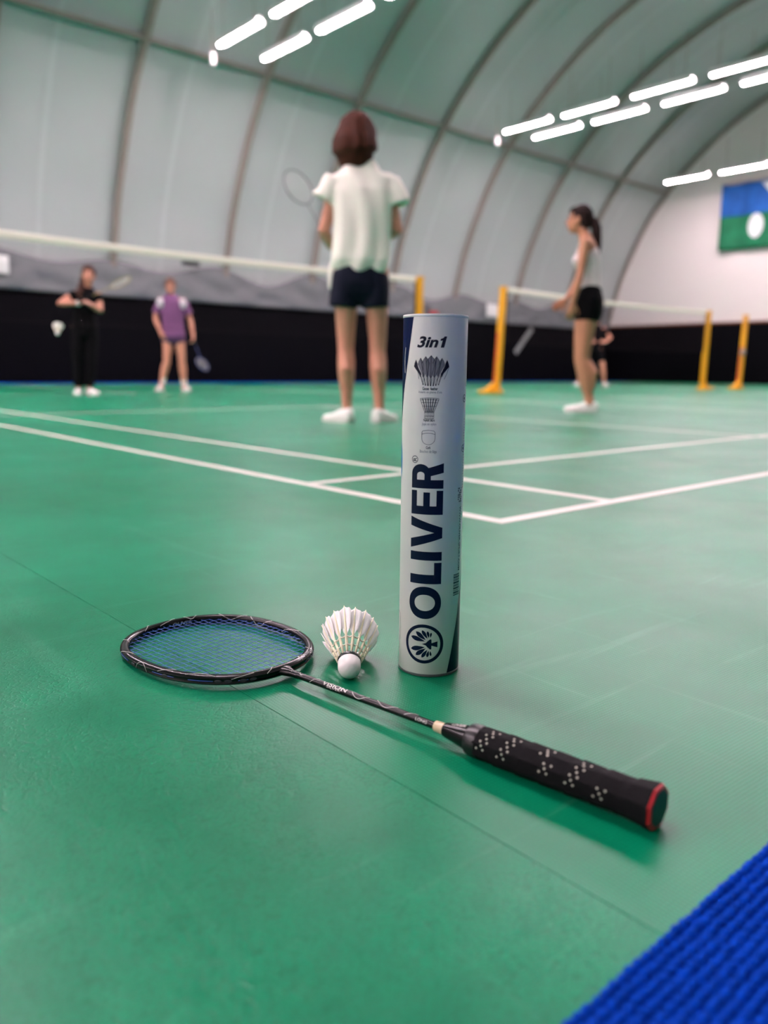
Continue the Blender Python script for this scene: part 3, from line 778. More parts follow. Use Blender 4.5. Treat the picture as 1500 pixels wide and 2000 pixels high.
# strings, one part each
def inner_half(y=None, x=None):
    e = 2.22; A_, B_ = HA-2*FT+.0015, HB-2*FT+.0015
    if y is not None:
        u = min(1, abs(y)/B_); return A_*(1-u**e)**(1/e)
    u = min(1, abs(x)/A_); return B_*(1-u**e)**(1/e)*(1+.03*x/A_)
ym = [(-10.5+k)*.0086 for k in range(22)]; xc_ = [(-10+k)*.0108 for k in range(21)]
for i, y in enumerate(ym):
    L_ = inner_half(y=y); pts = []
    for k in range(29):
        x = -L_+2*L_*k/28; wv = .00028*math.sin(PI*(x/.0108)+i*PI+PI/2)
        pts.append((HX+x, y, axz(HX+x)+.0008+wv))
    bm = bmesh.new(); sweep(bm, pts, .00032, ref=(0, 1, 0), n=5, round_ends=False, cap=False); obj('main_string', bm, M_string, rk, 180)
for i, x in enumerate(xc_):
    L_ = inner_half(x=x); pts = []
    for k in range(29):
        y = -L_+2*L_*k/28; wv = -.00028*math.sin(PI*(y/.0086)+i*PI)
        pts.append((HX+x, y, axz(HX+x)+.0008+wv))
    bm = bmesh.new(); sweep(bm, pts, .00032, ref=(1, 0, 0), n=5, round_ends=False, cap=False); obj('cross_string', bm, M_string, rk, 180)
# outer strings running in the frame groove and grommet plates
bm = bmesh.new()
for a0, a1 in ((62, 76), (96, 112), (120, 136), (20, 30), (38, 50), (-30, -18), (-75, -60), (-112, -96), (150, 158), (200, 212)):
    ks = range(int(a0/3), int(a1/3)+1); pts = []
    for k in ks: t, o_ = hframe(k); pts.append(HPTS[k % NH]+o_*(FT*.93))
    if len(pts) > 2: sweep(bm, pts, .0004, ref=(0, 0, 1), n=5, round_ends=False)
o = obj('groove_strings', bm, M_string, frame, 180); o['kind'] = 'stuff'
for a in (139, 146, 153, 160, 201, 208, 215, 222, 55, 83, 106):
    k = int(a/3); t, o_ = hframe(k)
    bm = bmesh.new(); ctr = HPTS[k]+o_*(FT*.95)
    R3 = Matrix((t, Vector((0, 0, 1)), o_)).transposed()
    ball(bm, ctr, (.0042, .0016, .0006), R3, 12); obj('grommet_plate', bm, M_grom, frame, 60)
# white pinstripes: on frame and shaft
def surf_frame(k, w_):    # w_: angle round the frame section, 0 = outside, 90 = top, 180 = inside
    kf = k % NH; k0 = int(kf); f_ = kf-k0
    P = HPTS[k0].lerp(HPTS[(k0+1) % NH], f_); t, o_ = hframe(k0)
    a = math.radians(w_); c, s = math.cos(a), math.sin(a); e = 3.2
    return P+o_*(FT*math.copysign(abs(c)**(2/e), c)*1.0)+Vector((0, 0, FH*math.copysign(abs(s)**(2/e), s)*1.02))
bm = bmesh.new()
for a0, a1, w0, w1, ph in ((100, 112, 20, 160, 0), (118, 136, 60, 100, 1), (146, 160, 10, 80, 0), (60, 74, 0, 140, 0), (40, 46, 20, 150, 0), (8, 18, 30, 160, 0), (-8, 4, 60, 160, 0), (-24, -14, 40, 150, 1),
                           (-62, -40, 60, 180, 1), (-84, -66, 90, 200, 1), (-108, -94, 80, 190, 0), (-150, -140, 20, 150, 0), (-165, -158, 30, 160, 1), (168, 176, 20, 150, 0), (84, 92, -20, 60, 1)):
    pts = []
    for i in range(13):
        u = i/12; k = (a0+(a1-a0)*u)/3; w_ = w0+(w1-w0)*(u if not ph else math.sin(PI*u))
        pts.append(surf_frame(k, w_))
    sweep(bm, pts, .00028, ref=(0, 0, 1), n=5, round_ends=False)
o = obj('pinstripe', bm, M_pin, frame, 180); o['kind'] = 'stuff'
bm = bmesh.new()
for x0, x1, w0, w1, ph in ((.410, .422, 60, 200, 0), (.395, .404, 70, 130, 1), (.372, .384, 40, 190, 0), (.300, .325, 70, 170, 1), (.262, .290, 60, 150, 1), (.236, .25, 30, 150, 0)):
    pts = []
    for i in range(13):
        u = i/12; x = x0+(x1-x0)*u; w_ = math.radians(180-(w0+(w1-w0)*(u if not ph else math.sin(PI*u))))
        pts.append(on_axis(x)+Vector((0, SR*1.03*math.cos(w_), SR*1.03*math.sin(w_))))
    sweep(bm, pts, .00028, ref=(0, 0, 1), n=5, round_ends=False)
o = obj('pinstripe', bm, M_pin, shaft, 180); o['kind'] = 'stuff'
def shaft_text(tx, x0, x1, wc, h, r_fn, bold=0., parent=None, nm='lettering'):
    """letters along the shaft, read with the head to the left; wc = angle of the text middle (deg, from +y over the top)"""
    me = text2d(tx, (0, -h/2, x1-x0, h/2), 0, bold); bm = bmesh.new(); bm.from_mesh(me); bpy.data.meshes.remove(me)
    for k in range(-6, 7): bmesh.ops.bisect_plane(bm, geom=bm.verts[:]+bm.edges[:]+bm.faces[:], plane_co=(0, k*h/8, 0), plane_no=(0, 1, 0))
    for v in bm.verts:
        x = x1-v.co.x; r_ = r_fn(x)*1.02+.00005; a = math.radians(180-wc)+v.co.y/r_
        v.co = on_axis(x)+Vector((0, r_*math.cos(a), r_*math.sin(a)))
    return obj(nm, bm, M_pin, parent or shaft, 180)
shaft_text('VISION', .330, .366, 112, .0050, lambda x: SR, .02)
shaft_text('SILVER', .338, .358, 158, .0022, lambda x: SR)
shaft_text('LONG', .222, .236, 150, .0028, lambda x: SR)
shaft_text('OLIVER', .178, .199, 95, .0042, lambda x: .0064+(.0120-.0064)*(.2025-x)/(.2025-.172), .015, cone)
me = text2d('OLIVER', (0, 0, .026, .0045), 0, .02); bm = bmesh.new(); bm.from_mesh(me); bpy.data.meshes.remove(me)
for k in range(1, 12): bmesh.ops.bisect_plane(bm, geom=bm.verts[:]+bm.edges[:]+bm.faces[:], plane_co=(k*.0022, 0, 0), plane_no=(1, 0, 0))
for v in bm.verts:
    k = -1.5-v.co.x/.0052; kk = int(math.floor(k)); t, o_ = hframe(kk); P = HPTS[kk % NH].lerp(HPTS[(kk+1) % NH], k-kk)
    v.co = P-o_*(FT*1.03)+Vector((0, 0, v.co.y-.0022))
obj('frame_lettering', bm, mat('grey lettering', (150, 150, 152), .4), frame, 180)

# ------------------------------------------------------------------ shuttlecocks
M_cork = mat('white cork leather', (248, 244, 238), .55, bump=(1500, .25, .0003), sub=.0)
M_band = mat('green black band', (10, 34, 28), .3)
M_vane = mat('feather vane', (252, 251, 246), .6, bump=(700, .4, .0004), var=(60, .03))
M_quill = mat('feather quill', (240, 232, 196), .45)
M_thread = mat('binding thread', (240, 234, 212), .5)
def shuttle(loc, R3, label):
    """local axis +z from the cork to the skirt; R3 turns it"""
    t = thing('shuttlecock', label, 'shuttlecock', loc)
    t.rotation_mode = 'QUATERNION'; t.rotation_quaternion = R3
    bm = bmesh.new(); pr = [(.0128*math.sin(a*PI/20), .0128-.0128*math.cos(a*PI/20)) for a in range(1, 11)]+[(.0130, .018), (.0131, .0225), (.0125, .0245)]
    lathe(bm, pr, n=32); obj('cork', bm, M_cork, t, 50)
    bm = bmesh.new(); lathe(bm, [(.0130, .0205), (.0134, .021), (.0134, .0258), (.0128, .0262)], n=32, cap0=False); bnd = obj('band', bm, M_band, t, 40)
    bm = bmesh.new()
    for a in (-98, -86, -80, -70, -62):
        for z in (.0222, .0238):
            q = math.radians(a); box_v = box(bm, (-.0006, -.0001, -.0005), (.0006, .0001, .0005))
            rot = Matrix.Rotation(q+PI/2, 3, 'Z')
            for v in box_v: v.co = rot @ v.co+Vector((.01345*math.cos(q), .01345*math.sin(q), z))
    o = obj('band_print', bm, M_cork, bnd, 30); o['kind'] = 'stuff'
    slope = math.atan2(.0335-.0112, .060)
    def rad(z): return .0112+(.0335-.0112)*(z-.0225)/.060
    rnd = random.Random(11)
    NF = 16
    # vane mesh in its own frame: u across, w along the quill, thickness by solidify
    zs = [.0455, .050, .056, .062, .070, .078, .082]
    lw = [.0004, .0026, .0050, .0064, .0074, .0074, .0058]; rw = [.0004, .0030, .0058, .0072, .0080, .0080, .0062]
    for i in range(NF):
        a = 2*PI*(i+.5)/NF
        er = Vector((math.cos(a), math.sin(a), 0)); et = Vector((-math.sin(a), math.cos(a), 0))
        ln = .0835+rnd.uniform(-.0012, .0012)
        v = []; f = []
        for j, z in enumerate(zs):
            z2 = z if j < 5 else z+(ln-.0835)
            for uu in (-1, -.5, 0, .5, 1):
                wd = lw[j] if uu < 0 else rw[j]
                drop = -.0030*abs(uu)**1.3*(1 if j == 6 else .5 if j == 5 else 0)
                zz = z2+drop+rnd.uniform(-.0004, .0004)*(1 if j > 4 and abs(uu) == 1 else 0)
                off = uu*wd; r_ = rad(zz)
                lift = off*.22+.0008*abs(uu)**2+rnd.uniform(-.0002, .0002)
                v.append(er*(r_+lift)+et*off+Vector((0, 0, zz)))
        for j in range(len(zs)-1):
            for k in range(4): q = j*5+k; f.append((q, q+1, q+6, q+5))
        k0 = len(v); v.append(er*rad(ln)+Vector((0, 0, ln))); f.append((6*5+1, 6*5+2, k0)); f.append((6*5+2, 6*5+3, k0))
        me = evaluated(pyd(v, f), [('SOLIDIFY', dict(thickness=.00025, offset=0))])
        fo = link('feather', me, M_vane, t, 180)
        bm = bmesh.new(); sweep(bm, [er*(rad(z)+.0003)+Vector((0, 0, z)) for z in (.0225, .035, .05, .07, ln+.0006)], [(.0013, .0012), (.0017, .0015), (.0015, .0013), (.0010, .0009), (.0005, .0004)], ref=et, n=7, round_ends=False)
        obj('quill', bm, M_quill, fo, 180)
    for z in (.0345, .0445):
        bm = bmesh.new(); n_ = 64
        sweep(bm, [((rad(z)+.0004+.0009*math.cos(16*2*PI*k/n_))*math.cos(2*PI*k/n_+PI/16), (rad(z)+.0004+.0009*math.cos(16*2*PI*k/n_))*math.sin(2*PI*k/n_+PI/16), z+.0003*math.sin(8*2*PI*k/n_)) for k in range(n_)], .0009, ref=(0, 0, 1), n=5, closed=True)
        obj('thread_ring', bm, M_thread, t, 180)
    return t
tilt = math.asin((.0335-.0128)/(.0832-.0128)); az = math.radians(50.5)
def shuttle_rot(az, el, roll=0.):
    d = Vector((math.cos(az)*math.cos(el), math.sin(az)*math.cos(el), math.sin(el)))
    return d.to_track_quat('Z', 'Y') @ Quaternion((0, 0, 1), roll)
q = shuttle_rot(az, tilt, .0)
cc_ = Vector((-.8622, -.5087, .0129)); o_ = cc_-(q @ Vector((0, 0, .0128)))
shuttle(o_, q, 'white feather shuttlecock lying on the green floor beside the tube')
# ------------------------------------------------------------------ a shuttlecock in play
shuttle((.613, 4.483, .55), shuttle_rot(math.radians(60), math.radians(55)), 'small white shuttlecock in the air left of the player in black')

# ------------------------------------------------------------------ people (local frame: x to the right of the view, y away from the camera, z up)
V = Vector
SKIN = mat('skin fair', (204, 140, 114), .5, var=(14, .06))
SKIN_T = mat('skin tanned', (186, 128, 96), .5, var=(14, .06))
M_shoe = mat('white shoe', (238, 236, 228), .5)
M_sole = mat('shoe sole', (214, 212, 202), .6)
M_eye = mat('eye', (30, 22, 18), .3)
M_lip = mat('lips', (170, 88, 82), .5)
def hand(bm, wrist, d, pn, curl=25, thumb=1, s=1.):
    d = V(d).normalized(); pn = V(pn); pn = (pn-d*pn.dot(d)).normalized(); sd = d.cross(pn).normalized()*thumb
    w_ = V(wrist)
    sweep(bm, [w_, w_+d*.03*s, w_+d*.06*s, w_+d*.088*s], [(.026*s, .019*s), (.036*s, .018*s), (.041*s, .016*s), (.039*s, .013*s)], ref=sd, n=12)
    for k, ln in enumerate((.068, .078, .073, .056)):
        off = (.030-.0200*k)*s; b_ = w_+d*.085*s+sd*off; dd = d.copy(); pts = [b_-d*.02*s, b_]
        for seg, f in enumerate((.45, .32, .23)):
            a = math.radians(curl*(1, 1.3, .9)[seg]); dd = (dd*math.cos(a)+pn*math.sin(a)).normalized()
            pn2 = pn; b_ = b_+dd*ln*f*s; pts.append(b_)
        sweep(bm, pts, [.0095*s, .0095*s, .009*s, .0085*s, .0075*s], ref=sd, n=8)
    tb = w_+d*.025*s+sd*.028*s; td = (d*.7+sd*.65+pn*.3).normalized()
    sweep(bm, [tb, tb+td*.03*s, tb+td*.052*s+d*.008*s, tb+td*.064*s+d*.024*s], [.0125*s, .0115*s, .0100*s, .0080*s], ref=pn, n=8)
def head(bm, c, yaw, s=1., pitch=0.):
    """face looks along +y turned by yaw about z; returns the turning function"""
    R3 = Matrix.Rotation(yaw, 3, 'Z') @ Matrix.Rotation(pitch, 3, 'X')
    P = lambda x, y, z: V(c)+R3 @ V((x*s, y*s, z*s))
    ball(bm, P(0, -.012, .022), (.073*s, .092*s, .095*s), R3)
    ball(bm, P(0, .022, -.035), (.060*s, .066*s, .078*s), R3)
    ball(bm, P(0, .050, -.082), (.030*s, .030*s, .026*s), R3)
    for q in (-1, 1):
        ball(bm, P(q*.074, -.008, -.008), (.011*s, .020*s, .031*s), R3)
        ball(bm, P(q*.036, .052, -.02), (.022*s, .022*s, .022*s), R3)
        ball(bm, P(q*.030, .068, .028), (.026*s, .014*s, .010*s), R3)
    sweep(bm, [P(0, .078, .022), P(0, .090, .0), P(0, .102, -.022), P(0, .088, -.030)], [.008*s, .010*s, .014*s, .012*s], ref=R3 @ V((1, 0, 0)), n=8)
    sweep(bm, [P(-.022, .078, -.058), P(0, .087, -.056), P(.022, .078, -.058)], .009*s, ref=(0, 0, 1), n=8)
    return P, R3
def face(t, P, R3, s=1.):
    for q in (-1, 1):
        bm = bmesh.new(); ball(bm, P(q*.030, .073, .006), (.013*s, .007*s, .006*s), R3, 10); obj('eye', bm, M_eye, t, 180)
        bm = bmesh.new(); sweep(bm, [P(q*.014, .084, .026), P(q*.03, .083, .032), P(q*.048, .072, .027)], .004*s, ref=(0, 0, 1), n=6); obj('eyebrow', bm, M_eye, t, 180)
    bm = bmesh.new(); sweep(bm, [P(-.021, .083, -.058), P(0, .094, -.056), P(.021, .083, -.058)], .0055*s, ref=(0, 0, 1), n=8); obj('lips', bm, M_lip, t, 180)
def shoe(t, ankle, ang, ln=.285, m=None, sc=1.):
    """ang: direction of the toes in the local xy plane (deg)"""
    d = V((math.cos(math.radians(ang)), math.sin(math.radians(ang)), 0)); sd = V((-d.y, d.x, 0)); a = V((ankle[0], ankle[1], 0))
    secs = [(-.075, .026, .075), (-.06, .034, .092), (-.02, .037, .096), (.03, .039, .085), (.08, .044, .064), (.13, .047, .052), (.175, .042, .046), (.205, .026, .036)]
    k_ = ln/.285
    bm = bmesh.new(); rings = []
    for u, hw, h in secs:
        ring = []
        for k in range(16):
            an = 2*PI*k/16; c, s_ = math.cos(an), math.sin(an)
            z = .022+(h-.022)*max(0, s_)**.8 if s_ > 0 else .022+.010*s_
            ring.append(bm.verts.new(a+d*u*k_+sd*hw*math.copysign(abs(c)**.7, c)*k_+V((0, 0, z))))
        rings.append(ring)
    for A, B in zip(rings[:-1], rings[1:]):
        for k in range(16): bm.faces.new((A[k], A[(k+1) % 16], B[(k+1) % 16], B[k]))
    bm.faces.new(rings[0][::-1]); bm.faces.new(rings[-1])
    s_o = obj('shoe', bm, m or M_shoe, t, 60)
    bm = bmesh.new(); L, R_ = [], []
    for u, hw, h in secs: L.append(a+d*u*k_+sd*(hw+.004)*k_); R_.append(a+d*u*k_-sd*(hw+.004)*k_)
    loop = L+R_[::-1]
    lo = [bm.verts.new(q) for q in loop]; hi = [bm.verts.new(q+V((0, 0, .024))) for q in loop]
    bm.faces.new(lo[::-1]); bm.faces.new(hi)
    for i in range(len(loop)): bm.faces.new((lo[i], lo[(i+1) % len(loop)], hi[(i+1) % len(loop)], hi[i]))
    obj('sole', bm, M_sole, s_o, 40)
def leg(bm, hip, knee, ankle, s=1., lat=(1, 0, 0)):
    h, k, a = V(hip), V(knee), V(ankle)
    back = V((0, 0, 0))
    sweep(bm, [h+V((0, 0, .03)), h.lerp(k, .3), h.lerp(k, .7), k+V((0, 0, .04)), k-V((0, 0, .03)), k.lerp(a, .28), k.lerp(a, .5), k.lerp(a, .78), a+V((0, 0, .0)), a-V((0, 0, .05))],
          [(.082*s, .088*s), (.078*s, .086*s), (.065*s, .072*s), (.057*s, .062*s), (.053*s, .058*s), (.058*s, .063*s), (.054*s, .058*s), (.039*s, .042*s), (.033*s, .036*s), (.036*s, .042*s)], ref=lat, n=16)
    d = (a-k).normalized()
def arm(bm, sh, el, wr, s=1.):
    a, b, c = V(sh), V(el), V(wr)
    sweep(bm, [a, a.lerp(b, .35), a.lerp(b, .75), b, b.lerp(c, .25), b.lerp(c, .65), c], [.052*s, .047*s, .040*s, .037*s, .041*s, .033*s, .026*s], ref=(1, 0, 0), n=14)
def torso(bm, secs, lat):
    """secs: (centre, half width, half depth)"""
    sweep(bm, [q[0] for q in secs], [(q[1], q[2]) for q in secs], ref=lat, n=20, sup=2.4)
def person(name, label, base, az, skin, build, group=None):
    t = thing('person', label, 'person', (base[0], base[1], 0), math.radians(az)-PI/2, group)
    build(t, skin); return t
def skin_mesh(t, bm, m, vox=.0065): link('body', fuse(bm, vox, 3), m, t)
def cloth(t, bm, name, m, vox=.009, folds=0., fz=30., fx=22.):
    disp = (lambda c: folds*(math.sin(fx*c.x+5*math.sin(4*c.z)+9*c.y)*.6+math.sin(fz*c.z+8*c.x)*.4)) if folds else None
    return link(name, fuse(bm, vox, 3, disp), m, t)
def in_world(t, q):
    c, s_ = math.cos(t.rotation_euler.z), math.sin(t.rotation_euler.z)
    return V((t.location.x+q[0]*c-q[1]*s_, t.location.y+q[0]*s_+q[1]*c, q[2]))
def held_racket(t, grip_mid, head_c, face_n, label, m_frame, m_str, length=.665):
    """a racket held by person t: points in the person's frame"""
    a = in_world(t, grip_mid); b = in_world(t, head_c); n0 = in_world(t, V(face_n))-in_world(t, V((0, 0, 0)))
    d = (b-a).normalized(); n_ = (n0-d*n0.dot(d)).normalized(); sd = n_.cross(d).normalized()
    butt = a-d*.08
    r = thing('badminton_racket', label, 'racket', butt)
    r.rotation_mode = 'QUATERNION'; r.rotation_quaternion = Matrix((d, sd, n_)).transposed().to_quaternion()
    hx = length-.125
    bm = bmesh.new(); sweep(bm, [(hx+.12*math.cos(2*PI*k/48), .097*math.sin(2*PI*k/48), 0) for k in range(48)], (.0055, .005), ref=(0, 0, 1), n=8, closed=True); obj('head_frame', bm, m_frame, r, 180)
    bm = bmesh.new(); sweep(bm, [(.16, 0, 0), (.3, 0, 0), (hx-.12, 0, 0)], .0038, ref=(0, 1, 0), n=10); obj('shaft', bm, m_frame, r, 180)
    bm = bmesh.new(); sweep(bm, [(0, 0, 0), (.012, 0, 0), (.03, 0, 0), (.15, 0, 0), (.19, 0, 0)], [.0165, .016, .0135, .013, .005], ref=(0, 1, 0), n=10, round_ends=False); obj('grip', bm, M_grip, r, 40)
    bm = bmesh.new()
    for k in range(-9, 10):
        y = k*.0098; L_ = .12*math.sqrt(max(0, 1-(y/.097)**2)); sweep(bm, [(hx-L_, y, 0), (hx+L_, y, 0)], .0006, ref=(0, 1, 0), n=4, round_ends=False)
        x = k*.0122; L_ = .097*math.sqrt(max(0, 1-(x/.12)**2)); sweep(bm, [(hx+x, -L_, 0), (hx+x, L_, 0)], .0006, ref=(1, 0, 0), n=4, round_ends=False)
    o = obj('string_bed', bm, m_str, r, 180); o['kind'] = 'stuff'
M_strw = mat('pale strings', (210, 212, 208), .5)
X_ = (1, 0, 0); Y_ = (0, 1, 0)

# --- boy seen from behind
def boy(t, skin):
    bm = bmesh.new()
    leg(bm, (-.098, 0, .93), (-.098, .015, .49), (-.090, -.01, .10), .98); leg(bm, (.092, 0, .93), (.105, .015, .49), (.118, -.01, .10), .98)
    for x0, x1 in ((-.098, -.092), (.106, .116)):   # calf muscles towards the viewer
        sweep(bm, [(x0, -.012, .44), ((x0+x1)/2, -.030, .34), (x1, -.022, .22)], [.030, .046, .026], n=12)
    for x, a in ((-.090, 120), (.118, 75)):
        d = V((math.cos(math.radians(a)), math.sin(math.radians(a)), 0)); sweep(bm, [V((x, -.01, .05))-d*.02, V((x, -.01, .04))+d*.06], [(.028, .026), (.03, .016)], n=10)
    torso(bm, [(V((0, 0, .86)), .155, .105), (V((0, 0, .98)), .160, .110), (V((0, .0, 1.1)), .140, .095), (V((0, .0, 1.3)), .165, .105), (V((0, 0, 1.45)), .175, .095), (V((0, 0, 1.53)), .12, .07)], X_)
    for q, e, w_ in ((V((-.160, 0, 1.462)), V((-.236, .0, 1.19)), V((-.205, .20, 1.13))), (V((.155, 0, 1.458)), V((.222, .0, 1.20)), (V((.090, .22, 1.17))))):
        arm(bm, q, e, w_, .98)
    hand(bm, (-.205, .20, 1.13), (.1, .95, -.1), (.8, .1, .5), 50, 1); hand(bm, (.090, .22, 1.17), (-.75, .6, .1), (-.1, .1, -1), 30, -1)
    sweep(bm, [(0, .0, 1.50), (0, .012, 1.58), (0, .025, 1.66)], [.062, .055, .055], n=14)
    P, R3 = head(bm, (-.012, .025, 1.745), math.radians(-48), 1.03)
    skin_mesh(t, bm, skin); face(t, P, R3, 1.03)
    bm = bmesh.new(); HM = mat('brown hair', (66, 32, 20), .7, spec=.15, var=(40, .35), bump=(120, .8, .004))
    ball(bm, P(0, -.022, .022), (.112, .118, .104), R3, 24); ball(bm, P(0, -.035, -.02), (.122, .105, .090), R3, 24)
    sweep(bm, [P(0, -.035, .03), P(0, -.045, -.04), P(0, -.045, -.085), P(0, -.04, -.108)], [(.122, .112), (.145, .130), (.150, .128), (.130, .105)], ref=R3 @ V((1, 0, 0)), n=24)
    link('hair', fuse(bm, .007, 3, lambda c: .005*math.sin(95*c.x+60*c.y)*math.sin(12*c.z)), HM, t)
    # tee shirt
    SH = mat('cream tee', (240, 236, 222), .8, bump=(90, .15, .002)); bm = bmesh.new()
    torso(bm, [(V((.0, 0, 1.01)), .182, .135), (V((.0, 0, 1.10)), .180, .132), (V((.0, 0, 1.28)), .184, .130), (V((.0, 0, 1.42)), .190, .118), (V((0, 0, 1.50)), .180, .095), (V((0, .0, 1.555)), .11, .075)], X_)
    for q, e in ((V((-.165, 0, 1.495)), V((-.245, .0, 1.365))), (V((.16, 0, 1.485)), V((.216, .0, 1.345)))):
        sweep(bm, [q, q.lerp(e, .5), e], [.064, .076, .082], ref=X_, n=18, round_ends=False)
    for x in (-.125, .125): ball(bm, (x, 0, 1.478), (.085, .08, .065))
    cloth(t, bm, 'tee_shirt', SH, folds=.014, fz=9, fx=42)
    bm = bmesh.new(); torso(bm, [(V((0, 0, 1.535)), .070, .062), (V((0, .006, 1.565)), .066, .060)], X_); cloth(t, bm, 'collar', SH, .006)
    bm = bmesh.new(); sweep(bm, [(-.165, .05, 1.05), (-.185, .06, .96), (-.195, .07, .86)], [(.03, .05), (.026, .05), (.02, .04)], ref=X_, n=12); cloth(t, bm, 'shirt_tail', SH, .008, .003)
    NV = mat('navy shorts', (16, 20, 36), .8, spec=.15, bump=(120, .2, .002)); bm = bmesh.new()
    torso(bm, [(V((-.01, 0, .86)), .165, .125), (V((-.01, 0, .95)), .163, .122), (V((-.01, 0, 1.04)), .150, .112)], X_)
    for x0, x1 in ((-.095, -.118), (.082, .090)):
        sweep(bm, [(x0, 0, .93), ((x0+x1)/2, 0, .83), (x1, 0, .725)], [(.088, .110), (.090, .108), (.089, .104)], ref=X_, n=18, round_ends=False)
    cloth(t, bm, 'shorts', NV, folds=.004)
    bm = bmesh.new(); torso(bm, [(V((-.015, 0, 1.015)), .156, .118), (V((-.015, 0, 1.045)), .153, .116)], X_); cloth(t, bm, 'waistband', mat('blue waistband', (20, 74, 176), .7), .008)
    shoe(t, (-.105, -.01), 128, .29); shoe(t, (.125, -.01), 62, .29)
b_ = person('boy', 'person from behind with brown bob hair, cream tee and navy shorts', (1.933, 2.82), 50.3, SKIN, boy)
held_racket(b_, V((-.185, .29, 1.11)), V((-.415, .30, 1.505)), V((.5, -.77, .3)), 'grey badminton racket held up left of the person in the cream tee', mat('grey racket frame', (120, 122, 126), .4), M_strw)

# --- woman with a ponytail, side on, facing left
def woman(t, skin):
    bm = bmesh.new()
    leg(bm, (-.035, -.085, .88), (-.045, -.085, .47), (.030, -.08, .10), .98, Y_); leg(bm, (-.045, .085, .88), (-.065, .085, .47), (.020, .09, .10), .98, Y_)
    for y, x0 in ((-.085, .02), (.088, .0)): sweep(bm, [(x0-.02, y, .42), (x0+.022, y, .33), (x0+.025, y, .22)], [.028, .044, .026], n=12)
    for x, y in ((.03, -.08), (.02, .09)): sweep(bm, [(x+.02, y, .05), (x-.06, y, .038)], [(.028, .026), (.03, .016)], n=10)
    torso(bm, [(V((-.025, 0, .82)), .150, .105), (V((-.020, 0, .93)), .155, .105), (V((-.025, 0, 1.08)), .118, .080), (V((-.045, 0, 1.25)), .135, .090), (V((-.06, 0, 1.36)), .145, .075), (V((-.07, 0, 1.415)), .10, .055)], Y_)
    for y in (-.06, .06): ball(bm, (-.125, y, 1.245), (.045, .055, .05))
    arm(bm, (-.075, -.160, 1.365), (-.105, -.190, 1.11), (-.150, -.185, .895), .86); hand(bm, (-.150, -.185, .895), (-.15, .0, -1), (-.1, 1, 0), 18, 1, .92)
    arm(bm, (-.07, .160, 1.36), (-.105, .185, 1.13), (-.215, .150, .945), .86); hand(bm, (-.215, .150, .945), (-.7, -.1, -.45), (0, -1, -.2), 22, -1, .92)
    sweep(bm, [(-.072, 0, 1.39), (-.092, 0, 1.45), (-.115, 0, 1.51)], [.052, .046, .046], n=14)
    P, R3 = head(bm, (-.142, 0, 1.572), math.radians(84), .95)
    skin_mesh(t, bm, skin); face(t, P, R3, .95)
    HM = mat('dark hair', (38, 24, 22), .7, spec=.15, var=(40, .3), bump=(150, .7, .003)); bm = bmesh.new()
    ball(bm, P(0, -.030, .032), (.080, .090, .092), R3, 24); ball(bm, P(0, .02, .072), (.066, .058, .040), R3); ball(bm, P(0, -.06, -.02), (.066, .055, .06), R3)
    link('hair', fuse(bm, .007, 3, lambda c: .003*math.sin(120*c.y+80*c.z)), HM, t)
    bm = bmesh.new(); sweep(bm, [(-.055, 0, 1.575), (-.020, 0, 1.560), (.005, 0, 1.50), (.015, 0, 1.42), (.030, 0, 1.34), (.038, 0, 1.28)], [.030, .036, .040, .036, .026, .010], ref=Y_, n=14)
    link('ponytail', fuse(bm, .007, 3, lambda c: .004*math.sin(150*c.y+90*c.x)), HM, t)
    bm = bmesh.new(); sweep(bm, [(-.058, 0, 1.578), (-.040, 0, 1.570)], .030, ref=Y_, n=12, round_ends=False); obj('hair_tie', bm, M_black, t)
    TP = mat('pale grey top', (224, 212, 210), .8, bump=(80, .2, .002)); bm = bmesh.new()
    torso(bm, [(V((-.022, 0, 1.0)), .135, .098), (V((-.030, 0, 1.10)), .128, .092), (V((-.044, 0, 1.24)), .142, .100), (V((-.05, 0, 1.285)), .144, .095)], Y_)
    for y in (-.06, .06): ball(bm, (-.128, y, 1.245), (.050, .060, .055))
    cloth(t, bm, 'crop_top', TP, folds=.003)
    for y in (-.095, .095):
        bm = bmesh.new(); sweep(bm, [(-.150, y*.8, 1.28), (-.125, y, 1.36), (-.075, y*1.02, 1.412), (-.02, y*.9, 1.37)], .006, ref=Y_, n=8); obj('shoulder_strap', bm, TP, t, 180)
    BK = mat('black shorts', (7, 7, 9), .85, spec=.1); bm = bmesh.new()
    torso(bm, [(V((-.025, 0, .83)), .165, .122), (V((-.020, 0, .93)), .166, .120), (V((-.022, 0, 1.03)), .135, .092)], Y_)
    for y in (-.085, .085): sweep(bm, [(-.03, y, .90), (-.033, y, .82), (-.036, y, .758)], [(.084, .100), (.086, .098), (.085, .095)], ref=Y_, n=18, round_ends=False)
    cloth(t, bm, 'shorts', BK, folds=.002)
    shoe(t, (.025, -.08), 182, .275); shoe(t, (.015, .09), 175, .275)
person('woman', 'person with dark ponytail in pale top and black shorts, side on', (4.43, 2.81), 34.3, SKIN_T, woman)

